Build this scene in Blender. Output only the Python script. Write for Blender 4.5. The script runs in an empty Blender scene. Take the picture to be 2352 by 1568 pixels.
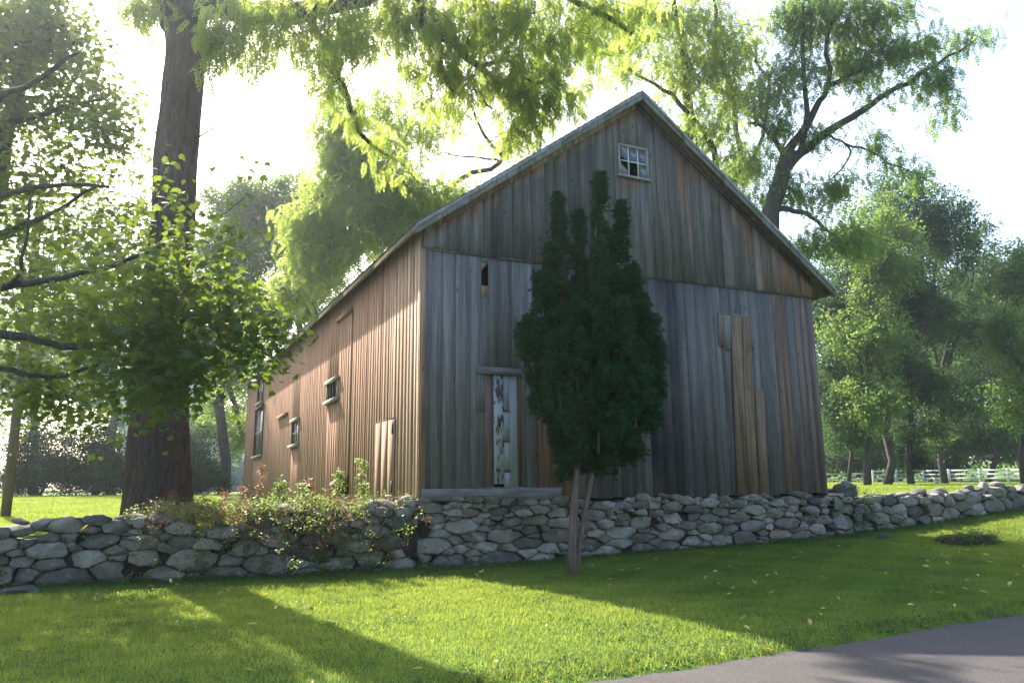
import bpy, bmesh, math, random
import numpy as np
from mathutils import Vector, Matrix
R = math.radians
rng = np.random.default_rng(7)
random.seed(7)
scene = bpy.context.scene
# ------------------------------------------------------------------ camera
FPX, PITCH, ROLL = 1790.0, R(10.63), 0.0127
W0, H0 = 2352.0, 1568.0
CAM = np.array([0, 0, 1.6])
cr, sr = math.cos(ROLL), math.sin(ROLL)
_r = Vector((1, 0, 0)); _u = Vector((0, -math.sin(PITCH), math.cos(PITCH))); _f = Vector((0, math.cos(PITCH), math.sin(PITCH)))
rr = _r * cr - _u * sr; uu = _r * sr + _u * cr
cam = bpy.data.cameras.new('camera'); camo = bpy.data.objects.new('camera', cam); scene.collection.objects.link(camo)
camo.matrix_world = Matrix(((rr.x, uu.x, -_f.x, 0), (rr.y, uu.y, -_f.y, 0), (rr.z, uu.z, -_f.z, 1.6), (0, 0, 0, 1)))
cam.sensor_width = 36; cam.lens = FPX / W0 * 36; cam.clip_end = 3000; cam.clip_start = 0.05
scene.camera = camo
# ------------------------------------------------------------------ sky, sun, exposure
SUN_AZ, SUN_EL = R(35), R(40)         # azimuth to the left of +Y
world = bpy.data.worlds.new("World"); scene.world = world; world.use_nodes = True
nt = world.node_tree; bg = nt.nodes['Background']
sky = nt.nodes.new('ShaderNodeTexSky'); sky.sky_type = 'NISHITA'; sky.sun_disc = False
sky.sun_elevation = SUN_EL; sky.sun_rotation = -SUN_AZ
sky.air_density = 1.0; sky.dust_density = 3.2; sky.ozone_density = 1.0
nt.links.new(sky.outputs[0], bg.inputs[0]); bg.inputs[1].default_value = 0.15
sl = bpy.data.lights.new('sun', 'SUN'); sl.energy = 4.9; sl.angle = R(0.6); sl.color = (1.0, 0.92, 0.81)
so = bpy.data.objects.new('sun', sl); scene.collection.objects.link(so)
sdir = Vector((-math.sin(SUN_AZ) * math.cos(SUN_EL), math.cos(SUN_AZ) * math.cos(SUN_EL), math.sin(SUN_EL)))
so.rotation_euler = sdir.to_track_quat('Z', 'Y').to_euler()
scene.view_settings.view_transform = 'Standard'; scene.view_settings.look = 'None'
scene.view_settings.gamma = 1; scene.view_settings.use_curve_mapping = False
scene.view_settings.exposure = 1.68
scene.render.engine = 'CYCLES'
scene.cycles.max_bounces = 8; scene.cycles.diffuse_bounces = 4; scene.cycles.transmission_bounces = 6
scene.cycles.volume_step_rate = 4; scene.cycles.volume_bounces = 0
# ------------------------------------------------------------------ geometry of the place
def ray(px, py):
    u = px - W0 / 2; v = H0 / 2 - py
    u2 = u * cr + v * sr; v2 = -u * sr + v * cr
    d = np.array([u2, FPX * math.cos(PITCH) - v2 * math.sin(PITCH), FPX * math.sin(PITCH) + v2 * math.cos(PITCH)])
    return d / d[1]
def at(px, py, Y): return CAM + ray(px, py) * Y
X0, Y0, ZB, AZ = -1.77, 15.0, 1.36, R(25.94)
WID, LEN, HLEDGE, HEAVE, HPEAK = 10.57, 25.8, 6.33, 6.76, 10.61
G = np.array([math.cos(AZ), math.sin(AZ), 0]); S = np.array([-math.sin(AZ), math.cos(AZ), 0]); Z = np.array([0, 0, 1.0])
N0 = np.array([X0, Y0, 0])
def bw(t, w, z): return N0 + G * t + S * w + Z * z
def tw(x, y):
    dx, dy = x - X0, y - Y0
    return dx * G[0] + dy * G[1], dx * S[0] + dy * S[1]
def gpx(px, py):       # point of the gable plane seen at a pixel -> (t, z)
    d = ray(px, py); n = S; k = np.dot(N0 - CAM, n) / np.dot(d, n); p = CAM + d * k
    return tw(p[0], p[1])[0], p[2]
def spx(px, py):       # point of the side plane -> (w, z)
    d = ray(px, py); k = np.dot(N0 - CAM, G) / np.dot(d, G); p = CAM + d * k
    return tw(p[0], p[1])[1], p[2]
def sm(a, b, x):
    u = np.clip((x - a) / (b - a), 0, 1); return u * u * (3 - 2 * u)
ROADW = -8.3
def base(t): return np.interp(t, [-60, -12, -7, 0, 5, 10.6, 14, 18.3, 26, 60], [.25, .22, .17, .10, .16, .27, .50, .82, 1.15, 1.6])
def roadedge(t): return ROADW + np.interp(t, [-20, 0, 6, 30], [0, 0, .42, 1.2])
def ground(x, y):
    x = np.asarray(x, float); y = np.asarray(y, float)
    t, w = tw(x, y)
    re = roadedge(t)
    u = np.clip((w - re) / (0 - re), 0, 1)
    front = base(t) * u ** 1.15 + .03 * np.clip((w - re) / .3, 0, 1)
    front = np.where(w < re, -.03, front)
    # terrace behind the walls
    left = 0.95 + .5 * sm(8, 34, w) + .6 * sm(40, 120, w)
    right = 1.28 + .1 * sm(0, 14, w) + .38 * sm(15, 50, w) + 3.4 * sm(50, 95, w) * sm(24, 42, t) + 1.5 * sm(60, 150, w)
    back = left + (right - left) * sm(-1, 12, t)
    back = np.minimum(back, np.maximum(base(t) + 1.05, .9)) * (1 - sm(2, 25, w)) + back * sm(2, 25, w)
    k = sm(.25, .5, w)
    z = front * (1 - k) + back * k
    return z + .02 * np.sin(x * .9 + 1) * np.sin(y * .7) * (w > -7.5)
def gz(x, y): return float(ground(x, y))
# ------------------------------------------------------------------ object helpers
COL = scene.collection
def tag(o, label=None, cat=None, group=None, kind=None):
    if label: o['label'] = label
    if cat: o['category'] = cat
    if group: o['group'] = group
    if kind: o['kind'] = kind
    return o
def thing(name, label, cat, loc=(0, 0, 0), group=None):
    o = bpy.data.objects.new(name, None); COL.objects.link(o); o.location = loc; o.empty_display_size = .2
    return tag(o, label, cat, group)
def link(name, me, mat, parent=None):
    o = bpy.data.objects.new(name, me); COL.objects.link(o)
    if mat is not None: me.materials.append(mat)
    if parent is not None:
        o.parent = parent; L = parent_world(parent); o.location = (-L[0], -L[1], -L[2])
    return o
def parent_world(p):
    v = Vector(p.location)
    while p.parent: p = p.parent; v = v + Vector(p.location)
    return v
def mesh_from(name, V, F, cols=None, smooth=False):
    """F: (n,k) int array or list of tuples. cols: (nverts,3)"""
    me = bpy.data.meshes.new(name)
    V = np.asarray(V, np.float32)
    if isinstance(F, np.ndarray):
        n, k = F.shape; tot = np.full(n, k, np.int32); idx = F.ravel().astype(np.int32)
    else:
        tot = np.array([len(f) for f in F], np.int32); idx = np.array([i for f in F for i in f], np.int32)
    me.vertices.add(len(V)); me.vertices.foreach_set('co', V.ravel())
    me.loops.add(len(idx)); me.loops.foreach_set('vertex_index', idx)
    me.polygons.add(len(tot)); st = np.zeros(len(tot), np.int32); st[1:] = np.cumsum(tot)[:-1]
    me.polygons.foreach_set('loop_start', st)
    try: me.polygons.foreach_set('loop_total', tot)
    except Exception: pass
    if smooth: me.polygons.foreach_set('use_smooth', np.ones(len(tot), bool))
    if cols is not None:
        a = me.attributes.new('tint', 'FLOAT_COLOR', 'POINT')
        c = np.ones((len(V), 4), np.float32); c[:, :3] = cols; a.data.foreach_set('color', c.ravel())
    me.update(calc_edges=True); me.validate()
    return me
class MB:
    def __init__(s): s.V = []; s.F = []; s.C = []; s.n = 0
    def add(s, V, F, c=(0.5, 0, 0)):
        V = [tuple(v) for v in V]
        s.F += [tuple(i + s.n for i in f) for f in F]; s.V += V; s.n += len(V)
        if isinstance(c, list): s.C += c
        else: s.C += [c] * len(V)
    def hexa(s, P, c=(0.5, 0, 0)):   # 8 points: bottom 4 ccw, top 4
        s.add(P, [(3, 2, 1, 0), (4, 5, 6, 7), (0, 1, 5, 4), (1, 2, 6, 5), (2, 3, 7, 6), (3, 0, 4, 7)], c)
    def bbox(s, t0, t1, w0, w1, z0, z1, c=(0.5, 0, 0), f=bw):
        s.hexa([f(t0, w0, z0), f(t1, w0, z0), f(t1, w1, z0), f(t0, w1, z0), f(t0, w0, z1), f(t1, w0, z1), f(t1, w1, z1), f(t0, w1, z1)], c)
    def beam(s, a, b, wd, ht, c=(0.5, 0, 0), up=(0, 0, 1)):
        a = np.array(a, float); b = np.array(b, float); d = (b - a) / np.linalg.norm(b - a)
        q = np.cross(d, up); q /= np.linalg.norm(q); u = np.cross(q, d)
        P = [p + q * wd / 2 * sx + u * ht / 2 * sy for p in (a, b) for sx, sy in ((-1, -1), (1, -1), (1, 1), (-1, 1))]
        s.add(P, [(0, 1, 2, 3), (7, 6, 5, 4), (1, 0, 4, 5), (2, 1, 5, 6), (3, 2, 6, 7), (0, 3, 7, 4)], c)
    def tube(s, pts, rad, k=8, c=(0.5, 0, 0), rough=0):
        pts = [np.array(p, float) for p in pts]; n0 = s.n; V = []; F = []
        ref = np.array([.3, .2, .93]) if abs((pts[-1] - pts[0])[2]) < .8 * np.linalg.norm(pts[-1] - pts[0]) else np.array([1., .1, 0])
        for i, p in enumerate(pts):
            d = pts[min(i + 1, len(pts) - 1)] - pts[max(i - 1, 0)]; d /= np.linalg.norm(d) + 1e-9
            q = np.cross(d, ref); q /= np.linalg.norm(q) + 1e-9; u = np.cross(q, d)
            for j in range(k):
                a = 2 * math.pi * j / k; r_ = rad[i] * (1 + rough * (random.random() - .5))
                V.append(p + (q * math.cos(a) + u * math.sin(a)) * r_)
        for i in range(len(pts) - 1):
            for j in range(k):
                F.append((i * k + j, i * k + (j + 1) % k, (i + 1) * k + (j + 1) % k, (i + 1) * k + j))
        F.append(tuple(range(k - 1, -1, -1))); F.append(tuple((len(pts) - 1) * k + j for j in range(k)))
        s.add(V, F, c)
    def build(s, name, mat, parent=None, smooth=False):
        me = mesh_from(name, np.array(s.V), s.F, np.array(s.C), smooth)
        return link(name, me, mat, parent)
# ------------------------------------------------------------------ materials
def newmat(name):
    m = bpy.data.materials.new(name); m.use_nodes = True; t = m.node_tree; t.nodes.clear()
    return m, t
class NT:
    def __init__(s, t): s.t = t
    def n(s, ty, **kw):
        o = s.t.nodes.new(ty)
        for k, v in kw.items():
            if k in o.inputs.keys(): o.inputs[k].default_value = v
            else: setattr(o, k, v)
        return o
    def l(s, a, b): s.t.links.new(a, b)
    def noise(s, vec, scale, detail=4, rough=.6, dist=0):
        o = s.n('ShaderNodeTexNoise', Scale=scale, Detail=detail, Roughness=rough, Distortion=dist)
        if vec is not None: s.l(vec, o.inputs['Vector'])
        return o.outputs['Fac']
    def ramp(s, fac, stops):
        o = s.n('ShaderNodeValToRGB'); e = o.color_ramp.elements
        while len(e) > 1: e.remove(e[-1])
        for i, (p, c) in enumerate(stops):
            if not hasattr(c, '__len__'): c = (c, c, c)
            x = e[0] if i == 0 else e.new(p)
            x.position = p; x.color = (*c, 1)
        s.l(fac, o.inputs[0]); return o.outputs[0]
    def mix(s, fac, a, b, mode='MIX'):
        o = s.n('ShaderNodeMix', data_type='RGBA', blend_type=mode)
        for v, i in ((fac, 0), (a, 6), (b, 7)):
            if isinstance(v, bpy.types.NodeSocket): s.l(v, o.inputs[i])
            elif hasattr(v, '__len__'): o.inputs[i].default_value = (*v, 1)
            else: o.inputs[i].default_value = v
        return o.outputs[2]
    def math(s, op, a, b=0.0, clamp=False):
        o = s.n('ShaderNodeMath', operation=op); o.use_clamp = clamp
        for v, i in ((a, 0), (b, 1)):
            if isinstance(v, bpy.types.NodeSocket): s.l(v, o.inputs[i])
            else: o.inputs[i].default_value = v
        return o.outputs[0]
    def map(s, vec, sc=(1, 1, 1), rot=(0, 0, 0)):
        o = s.n('ShaderNodeMapping'); o.inputs['Scale'].default_value = sc; o.inputs['Rotation'].default_value = rot
        s.l(vec, o.inputs[0]); return o.outputs[0]
    def pos(s): return s.n('ShaderNodeNewGeometry').outputs['Position']
    def tint(s):
        a = s.n('ShaderNodeAttribute', attribute_name='tint'); sp = s.n('ShaderNodeSeparateColor'); s.l(a.outputs['Color'], sp.inputs[0])
        return sp.outputs
    def finish(s, col, rough=.8, bump=None, bstr=.3, bdist=.02, spec=.3, metal=0):
        b = s.n('ShaderNodeBsdfPrincipled'); o = s.n('ShaderNodeOutputMaterial')
        if isinstance(col, bpy.types.NodeSocket): s.l(col, b.inputs['Base Color'])
        else: b.inputs['Base Color'].default_value = (*col, 1)
        if isinstance(rough, bpy.types.NodeSocket): s.l(rough, b.inputs['Roughness'])
        else: b.inputs['Roughness'].default_value = rough
        b.inputs['Specular IOR Level'].default_value = spec; b.inputs['Metallic'].default_value = metal
        if bump is not None:
            k = s.n('ShaderNodeBump', Strength=bstr, Distance=bdist); s.l(bump, k.inputs['Height']); s.l(k.outputs[0], b.inputs['Normal'])
        s.l(b.outputs[0], o.inputs[0])
# weathered boards.  tint: R board random, G warm amount, B black stain amount
def wood_mat(name, lo, hi, warm_lo, warm_hi, black):
    m, t = newmat(name); k = NT(t); T = k.tint(); p = k.pos()
    off = k.n('ShaderNodeCombineXYZ'); k.l(k.math('MULTIPLY', T[0], 37.0), off.inputs[0]); k.l(k.math('MULTIPLY', T[0], 91.0), off.inputs[2])
    va = k.n('ShaderNodeVectorMath', operation='ADD'); k.l(p, va.inputs[0]); k.l(off.outputs[0], va.inputs[1]); q = va.outputs[0]
    grain = k.noise(k.map(q, (60, 60, 1.3)), 1.0, 5, .65, .6)
    streak = k.noise(k.map(q, (9, 9, .35)), 1.0, 5, .6, .5)
    blot = k.noise(k.map(p, (1.1, 1.1, .5)), 1.0, 5, .6)
    g = k.ramp(streak, [(.28, lo), (.72, hi)])
    w = k.ramp(streak, [(.3, warm_lo), (.7, warm_hi)])
    wf = k.math('ADD', T[1], k.math('MULTIPLY', k.math('SUBTRACT', streak, .5), 1.4)); wf = k.math('MULTIPLY', wf, k.math('MULTIPLY', T[1], 1.7), True)
    c = k.mix(wf, g, w)
    gr = k.ramp(grain, [(.3, .45), (.52, .98), (.75, 1.28)])
    c = k.mix(1.0, c, gr, 'MULTIPLY')
    bf = k.math('MULTIPLY', T[2], k.ramp(blot, [(.3, .35), (.62, 1.0)]), True)
    c = k.mix(bf, c, black)
    br = k.math('ADD', k.math('MULTIPLY', T[0], .22), .87)
    cc = k.n('ShaderNodeCombineColor'); [k.l(br, cc.inputs[i]) for i in range(3)]
    c = k.mix(1.0, c, cc.outputs[0], 'MULTIPLY')
    # knots and nail stains
    vo = k.n('ShaderNodeTexVoronoi', Scale=1.0, feature='F1'); k.l(k.map(q, (4.2, 4.2, 1.6)), vo.inputs['Vector'])
    kn = k.ramp(vo.outputs['Distance'], [(.0, 0.0), (.07, .25), (.11, 1.0)])
    c = k.mix(1.0, c, k.mix(.6, (1, 1, 1), kn), 'MULTIPLY')
    k.finish(c, .85, grain, .35, .006, .15)
    return m
M = {}
M['gable'] = wood_mat('gable_boards', (.115, .107, .107), (.26, .247, .243), (.12, .050, .027), (.31, .18, .115), (.022, .022, .026))
M['side'] = wood_mat('side_boards', (.145, .072, .044), (.39, .225, .14), (.25, .155, .10), (.48, .37, .26), (.05, .035, .03))
M['trim'] = wood_mat('trim_boards', (.20, .20, .21), (.35, .345, .355), (.12, .07, .05), (.32, .22, .15), (.04, .035, .03))
M['tan'] = wood_mat('bare_boards', (.14, .10, .075), (.25, .185, .14), (.13, .075, .045), (.36, .26, .18), (.05, .04, .035))
def flat(name, c, rough=.7, var=.25, scale=12, **kw):
    m, t = newmat(name); k = NT(t)
    nz = k.noise(k.pos(), scale, 5)
    col = k.mix(nz, tuple(x * (1 - var) for x in c), tuple(min(1, x * (1 + var)) for x in c)); k.finish(col, rough, nz, .25, .01, **kw); return m
def paint_mat():
    m, t = newmat('peeling_paint'); k = NT(t); T = k.tint(); p = k.pos()
    nz = k.noise(k.map(p, (7, 7, 3.0)), 1.0, 5, .7)
    f = k.math('ADD', nz, k.math('MULTIPLY', T[2], .30))
    c = k.ramp(f, [(.50, (.43, .45, .46)), (.58, (.33, .34, .35)), (.62, (.07, .055, .045)), (.85, (.03, .025, .022))])
    k.finish(c, .7, nz, .3, .01); return m
M['paint'] = paint_mat()
M['palepaint'] = flat('pale_blue_paint', (.30, .32, .33), .6, .2, 20)
M['white'] = flat('white_paint', (.58, .59, .58), .5, .08)
M['winwood'] = flat('window_wood', (.30, .27, .25), .6, .25, 25)
M['sillwood'] = flat('sill_wood', (.30, .25, .20), .7, .25, 25)
M['iron'] = flat('rusty_iron', (.045, .03, .025), .6, .4, 40)
def hboard_mat():
    m, t = newmat('level_board'); k = NT(t); p = k.pos(); g = k.noise(k.map(p, (1.1, 1.1, 55)), 1.0, 5, .65, .5); b = k.noise(k.map(p, (2, 2, 6)), 1.0, 4)
    c = k.ramp(g, [(.3, (.10, .09, .09)), (.6, (.24, .225, .225)), (.8, (.31, .29, .28))]); c = k.mix(1.0, c, k.ramp(b, [(.3, .65), (.7, 1.15)]), 'MULTIPLY'); k.finish(c, .85, g, .35, .006, .15); return m
M['level'] = hboard_mat()
M['dark'] = flat('dark_interior', (.02, .018, .016), .9)
M['roof'] = flat('roof_shingle', (.13, .12, .12), .9, .4, 14)
M['soffit'] = wood_mat('soffit_boards', (.16, .12, .09), (.34, .27, .20), (.2, .14, .1), (.4, .32, .24), (.05, .04, .035))
def glass_mat():
    m, t = newmat('old_glass'); k = NT(t)
    nz = k.noise(k.pos(), 3, 2); k.finish((.10, .12, .16), .12, nz, .1, .02, .9); return m
M['glass'] = glass_mat(); M['darkglass'] = flat('dusty_glass', (.05, .055, .06), .25, .3, 4, spec=.5)
def stone_mat(name, a, b, moss=.35):
    m, t = newmat(name); k = NT(t); T = k.tint(); p = k.pos()
    n1 = k.noise(p, 5, 6, .65); n2 = k.noise(p, 28, 5, .7); n3 = k.noise(p, 2.2, 4, .6)
    c = k.mix(T[0], a, b)
    c = k.mix(k.math('MULTIPLY', T[2], .5), c, (.20, .185, .13))
    c = k.mix(k.math('MULTIPLY', T[1], .45), c, (.27, .19, .135))
    c = k.mix(1.0, c, k.ramp(n1, [(.25, .6), (.5, 1.0), (.8, 1.3)]), 'MULTIPLY')
    c = k.mix(1.0, c, k.ramp(n2, [(.3, .72), (.6, 1.08), (.8, 1.3)]), 'MULTIPLY')
    c = k.mix(k.math('MULTIPLY', k.ramp(n3, [(.5, 0.0), (.65, 1.0)]), moss), c, (.075, .095, .035))
    lic = k.ramp(k.noise(p, 11, 3, .5), [(.62, 0.0), (.68, 1.0)])
    c = k.mix(k.math('MULTIPLY', lic, .45), c, (.30, .32, .29))
    k.finish(c, .9, k.math('ADD', n1, k.math('MULTIPLY', n2, .6)), .9, .03, .2); return m
M['stone'] = stone_mat('field_stone', (.085, .088, .085), (.35, .33, .30))
M['soil'] = flat('dark_soil', (.03, .027, .02), .95, .5, 20)
def bark_mat(name, a, b, sc=10, zs=.12, bstr=1.0, bd=.05):
    m, t = newmat(name); k = NT(t); p = k.pos()
    v = k.noise(k.map(p, (1, 1, zs)), sc, 5, .7, 1.2); n2 = k.noise(p, 40, 4)
    c = k.ramp(v, [(.35, a), (.62, b)]); c = k.mix(.35, c, k.mix(n2, a, b)); k.finish(c, .95, v, bstr, bd, .1); return m
M['bark'] = bark_mat('ridged_bark', (.028, .022, .018), (.14, .105, .085), 16, .1, 1.0, .09)
M['bark2'] = bark_mat('dark_bark', (.035, .032, .03), (.10, .09, .08), 9, .3)
M['cedarbark'] = bark_mat('cedar_bark', (.10, .075, .06), (.26, .20, .16), 22, .1)
M['polewood'] = bark_mat('pole_wood', (.12, .09, .07), (.22, .17, .135), 20, .05, .3)
M['stem'] = flat('dry_stem', (.17, .09, .06), .8)
M['twig'] = flat('grey_twig', (.16, .12, .09), .8)
def leaf_mat(name, a, b, trans, tcol, rough=.5, spec=.35):
    """a,b reflect colours mixed by the leaf's own random; translucent share"""
    m, t = newmat(name); k = NT(t); T = k.tint()
    c = k.mix(T[0], a, b)
    tc = k.mix(T[0], tuple(x * .75 for x in tcol), tcol)
    d = k.n('ShaderNodeBsdfPrincipled'); k.l(c, d.inputs['Base Color']); d.inputs['Roughness'].default_value = rough; d.inputs['Specular IOR Level'].default_value = spec
    tr = k.n('ShaderNodeBsdfTranslucent'); k.l(tc, tr.inputs['Color'])
    mx = k.n('ShaderNodeMixShader'); mx.inputs[0].default_value = trans
    k.l(d.outputs[0], mx.inputs[1]); k.l(tr.outputs[0], mx.inputs[2])
    o = k.n('ShaderNodeOutputMaterial'); k.l(mx.outputs[0], o.inputs[0]); return m
M['walnut'] = leaf_mat('walnut_leaf', (.07, .13, .035), (.12, .19, .05), .60, (.50, .62, .11), .6, .15)
M['maple'] = leaf_mat('maple_leaf', (.02, .055, .025), (.045, .095, .035), .36, (.34, .46, .05), .6, .2)
M['tree'] = leaf_mat('tree_leaf', (.05, .105, .04), (.10, .17, .055), .48, (.30, .44, .09), .65, .12)
M['darktree'] = leaf_mat('shade_leaf', (.028, .068, .036), (.055, .105, .045), .34, (.13, .24, .07), .7, .08)
M['hedge'] = leaf_mat('hedge_leaf', (.012, .045, .02), (.03, .085, .035), .15, (.06, .11, .04), .8, .05)
M['cedar'] = leaf_mat('cedar_spray', (.008, .034, .014), (.034, .085, .030), .2, (.05, .12, .03), .7, .15)
M['bramble'] = leaf_mat('bramble_leaf', (.06, .11, .03), (.12, .17, .05), .45, (.30, .42, .08))
M['deadleaf'] = leaf_mat('dead_leaf', (.14, .06, .035), (.22, .11, .06), .3, (.4, .2, .08))
M['yellowleaf'] = leaf_mat('yellow_leaf', (.55, .38, .06), (.62, .55, .22), .3, (.6, .45, .05))
M['grassblade'] = leaf_mat('grass_blade', (.045, .12, .028), (.16, .22, .05), .46, (.40, .49, .07), .6, .25)
M['cover'] = leaf_mat('cover_leaf', (.03, .075, .02), (.06, .12, .035), .4, (.18, .30, .05))
def ground_mat():
    m, t = newmat('lawn'); k = NT(t); p = k.pos()
    n1 = k.noise(p, .55, 4, .6); n2 = k.noise(p, 7, 5, .7); n3 = k.noise(p, 60, 3, .7)
    c = k.ramp(n1, [(.3, (.050, .11, .014)), (.55, (.09, .165, .018)), (.75, (.14, .19, .03))])
    c = k.mix(1.0, c, k.ramp(n2, [(.25, .6), (.5, 1.0), (.8, 1.25)]), 'MULTIPLY')
    c = k.mix(1.0, c, k.ramp(n3, [(.25, .55), (.55, 1.05), (.8, 1.35)]), 'MULTIPLY')
    k.finish(c, .9, k.math('ADD', n2, n3), .7, .04, .15); return m
M['lawn'] = ground_mat()
def road_mat():
    m, t = newmat('asphalt'); k = NT(t); p = k.pos()
    n1 = k.noise(p, 1.2, 4); n2 = k.noise(p, 70, 6, .85)
    c = k.ramp(n2, [(.3, (.030, .028, .027)), (.52, (.070, .063, .060)), (.7, (.19, .17, .16))])
    c = k.mix(1.0, c, k.ramp(n1, [(.3, .85), (.7, 1.12)]), 'MULTIPLY'); k.finish(c, .85, n2, .6, .006, .25); return m
M['road'] = road_mat()
# ------------------------------------------------------------------ ground and road
def grid_mesh(xs, ys, f):
    X, Y = np.meshgrid(xs, ys); Zz = f(X, Y)
    V = np.stack([X.ravel(), Y.ravel(), Zz.ravel()], 1); nx, ny = len(xs), len(ys)
    i = np.arange(nx - 1)[None, :] + np.arange(ny - 1)[:, None] * nx; i = i.ravel()
    return V, np.stack([i, i + 1, i + 1 + nx, i + nx], 1)
# grid aligned with the barn (t, w)
ts = np.concatenate([np.linspace(-260, -40, 12)[:-1], np.linspace(-40, 45, 240), np.linspace(45, 300, 12)[1:]])
ws = np.concatenate([np.linspace(-90, -16, 8)[:-1], np.linspace(-16, -8.8, 16)[:-1], np.linspace(-8.8, 1.2, 120), np.linspace(1.2, 100, 110)[1:], np.linspace(100, 330, 16)[1:]])
Tg, Wg = np.meshgrid(ts, ws); PX = X0 + Tg * G[0] + Wg * S[0]; PY = Y0 + Tg * G[1] + Wg * S[1]
Vg = np.stack([PX.ravel(), PY.ravel(), ground(PX, PY).ravel()], 1); nx, ny = len(ts), len(ws)
ii = (np.arange(nx - 1)[None, :] + np.arange(ny - 1)[:, None] * nx).ravel()
go = link('ground', mesh_from('ground', Vg, np.stack([ii, ii + 1, ii + 1 + nx, ii + nx], 1), None, True), M['lawn']); tag(go, kind='structure')
rt = np.linspace(-60, 90, 1200); rv = []; 
edge = roadedge(rt) + .035 * np.sin(rt * 2.3) + .02 * np.sin(rt * 7.1 + 1) + .012 * rng.standard_normal(len(rt))
for a, e in zip(rt, edge):
    rv.append(bw(a, e, .004)); rv.append(bw(a, e - 3, .03)); rv.append(bw(a, e - 6.6, .0))
rf = [(3 * i + j, 3 * i + j + 1, 3 * i + j + 4, 3 * i + j + 3) for i in range(len(rt) - 1) for j in range(2)]
ro = link('road', mesh_from('road', np.array(rv), rf, None, True), M['road']); tag(ro, kind='structure')
# ------------------------------------------------------------------ barn
barn = thing('barn', 'large weathered grey wooden barn with steep gable standing on a fieldstone foundation', 'barn', tuple(bw(0, 0, 1.36)))
rnd = random.Random(3)
def cut(rects, op):
    out = []
    for (a, b, c, d) in rects:
        o0, o1, p0, p1 = op
        if b <= o0 or a >= o1 or d <= p0 or c >= p1: out.append((a, b, c, d)); continue
        if a < o0: out.append((a, o0, c, d))
        if b > o1: out.append((o1, b, c, d))
        x0, x1 = max(a, o0), min(b, o1)
        if c < p0: out.append((x0, x1, c, p0))
        if d > p1: out.append((x0, x1, p1, d))
    return out
ROOFS = (HPEAK - HEAVE) / (WID / 2)
def rakez(t): return HPEAK - .015 - ROOFS * abs(t - WID / 2)
def gable_board(mb, t0, t1, z0, z1, w, c, warmtop=0.0, warmlen=.5, warmcol=.9, cuts=(), sloped=False):
    """a board on the gable; sloped: its top follows the rake"""
    ztop = max(rakez(t0), rakez(t1)) if sloped else z1
    rects = [(t0, t1, z0, ztop)]
    for o in cuts: rects = cut(rects, o)
    for (a, b, c0, d0) in rects:
        slop = sloped and abs(d0 - ztop) < 1e-6
        za, zb_ = (rakez(a), rakez(b)) if slop else (d0, d0)
        L = min(za, zb_) - c0
        lv = [0, 1]
        if warmtop > 0: lv = sorted(set([0, max(0, 1 - warmlen * 1.6 / max(L, .1)), max(0, 1 - warmlen / max(L, .1)), 1]))
        V = []; C = []; F = []
        for i, l in enumerate(lv):
            zA = c0 + (za - c0) * l; zB = c0 + (zb_ - c0) * l
            V += [bw(a, w, zA), bw(b, w, zB), bw(b, w + .022, zB), bw(a, w + .022, zA)]
            g_ = c[1]; bl = c[2]
            if warmtop > 0:
                dist = (1 - l) * L; kf = max(0., min(1., 1.6 - dist / max(warmlen, .01)))
                if l == 1 or dist <= warmlen * 1.01: kf = 1.0
                if l == 0 or dist >= warmlen * 1.59: kf = 0.0 if L > warmlen * 1.3 else kf
                g_ = c[1] * (1 - kf) + warmcol * kf; bl = c[2] * (1 - kf)
            C += [(c[0], g_, bl)] * 4
        n = len(lv)
        for i in range(n - 1):
            for j in range(4): F.append((i * 4 + j, i * 4 + (j + 1) % 4, i * 4 + 4 + (j + 1) % 4, i * 4 + 4 + j))
        F += [(3, 2, 1, 0), tuple((n - 1) * 4 + j for j in range(4))]
        mb.add(V, F, C)
def widths(a, b, lo=.17, hi=.36):
    xs = [a]
    while xs[-1] < b - lo: xs.append(min(b, xs[-1] + rnd.uniform(lo, hi)))
    xs[-1] = b; return xs
# openings on the gable
wl, wt = gpx(1417, 336); wr, _ = gpx(1481, 346); _, wb = gpx(1421, 402)
ATT = (wl, wr, wb, wt)
hl, ht_ = gpx(1104, 604); hr, _ = gpx(1120, 600); _, hb = gpx(1104, 656)
HOLE = (hl, hr, hb, ht_)
sl_, st_ = gpx(1221, 618); _, sb_ = gpx(1221, 682); SLOT = (sl_, sl_ + .06, sb_, st_)
dl, dt = gpx(1108, 857); dr, _ = gpx(1196, 862); _, db = gpx(1130, 1128)
DOOR = (dl, dr, 1.62, dt)
mb = MB()
xs = widths(0, WID)
for a, b in zip(xs[:-1], xs[1:]):
    m_ = (a + b) / 2; u = m_ / WID
    blk = .55 if 1.2 < m_ < 4.2 else (.25 if m_ < 5.8 else .42)
    blk *= rnd.uniform(.4, 1.3); warm = rnd.uniform(0, .12)
    wtop, wlen, wcol = 0, 0, .9
    if m_ < WID / 2 - .1: wtop, wlen, wcol = 1, rnd.uniform(.16, .34), .62
    else:
        if m_ > 6.3: wtop, wlen, wcol = 1, rnd.choice([.4, .9, 1.5, 2.2, 1.2]), rnd.uniform(.3, .68)
        if m_ > 9.0: wlen = 3; wcol = rnd.uniform(.45, .75)
        warm += rnd.uniform(0, .25)
    gable_board(mb, a + rnd.choice([.001, .002, .006]), b - .002, HLEDGE + rnd.uniform(-.02, .03), 0, -.062 - rnd.uniform(0, .008), (rnd.random(), warm, blk), wtop, wlen, wcol, [ATT], True)
mb.build('upper_gable_siding', M['gable'], barn)
mb = MB()
br0, _ = gpx(1237, 1100); br1, _ = gpx(1332, 1100)
PT = {}
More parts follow.
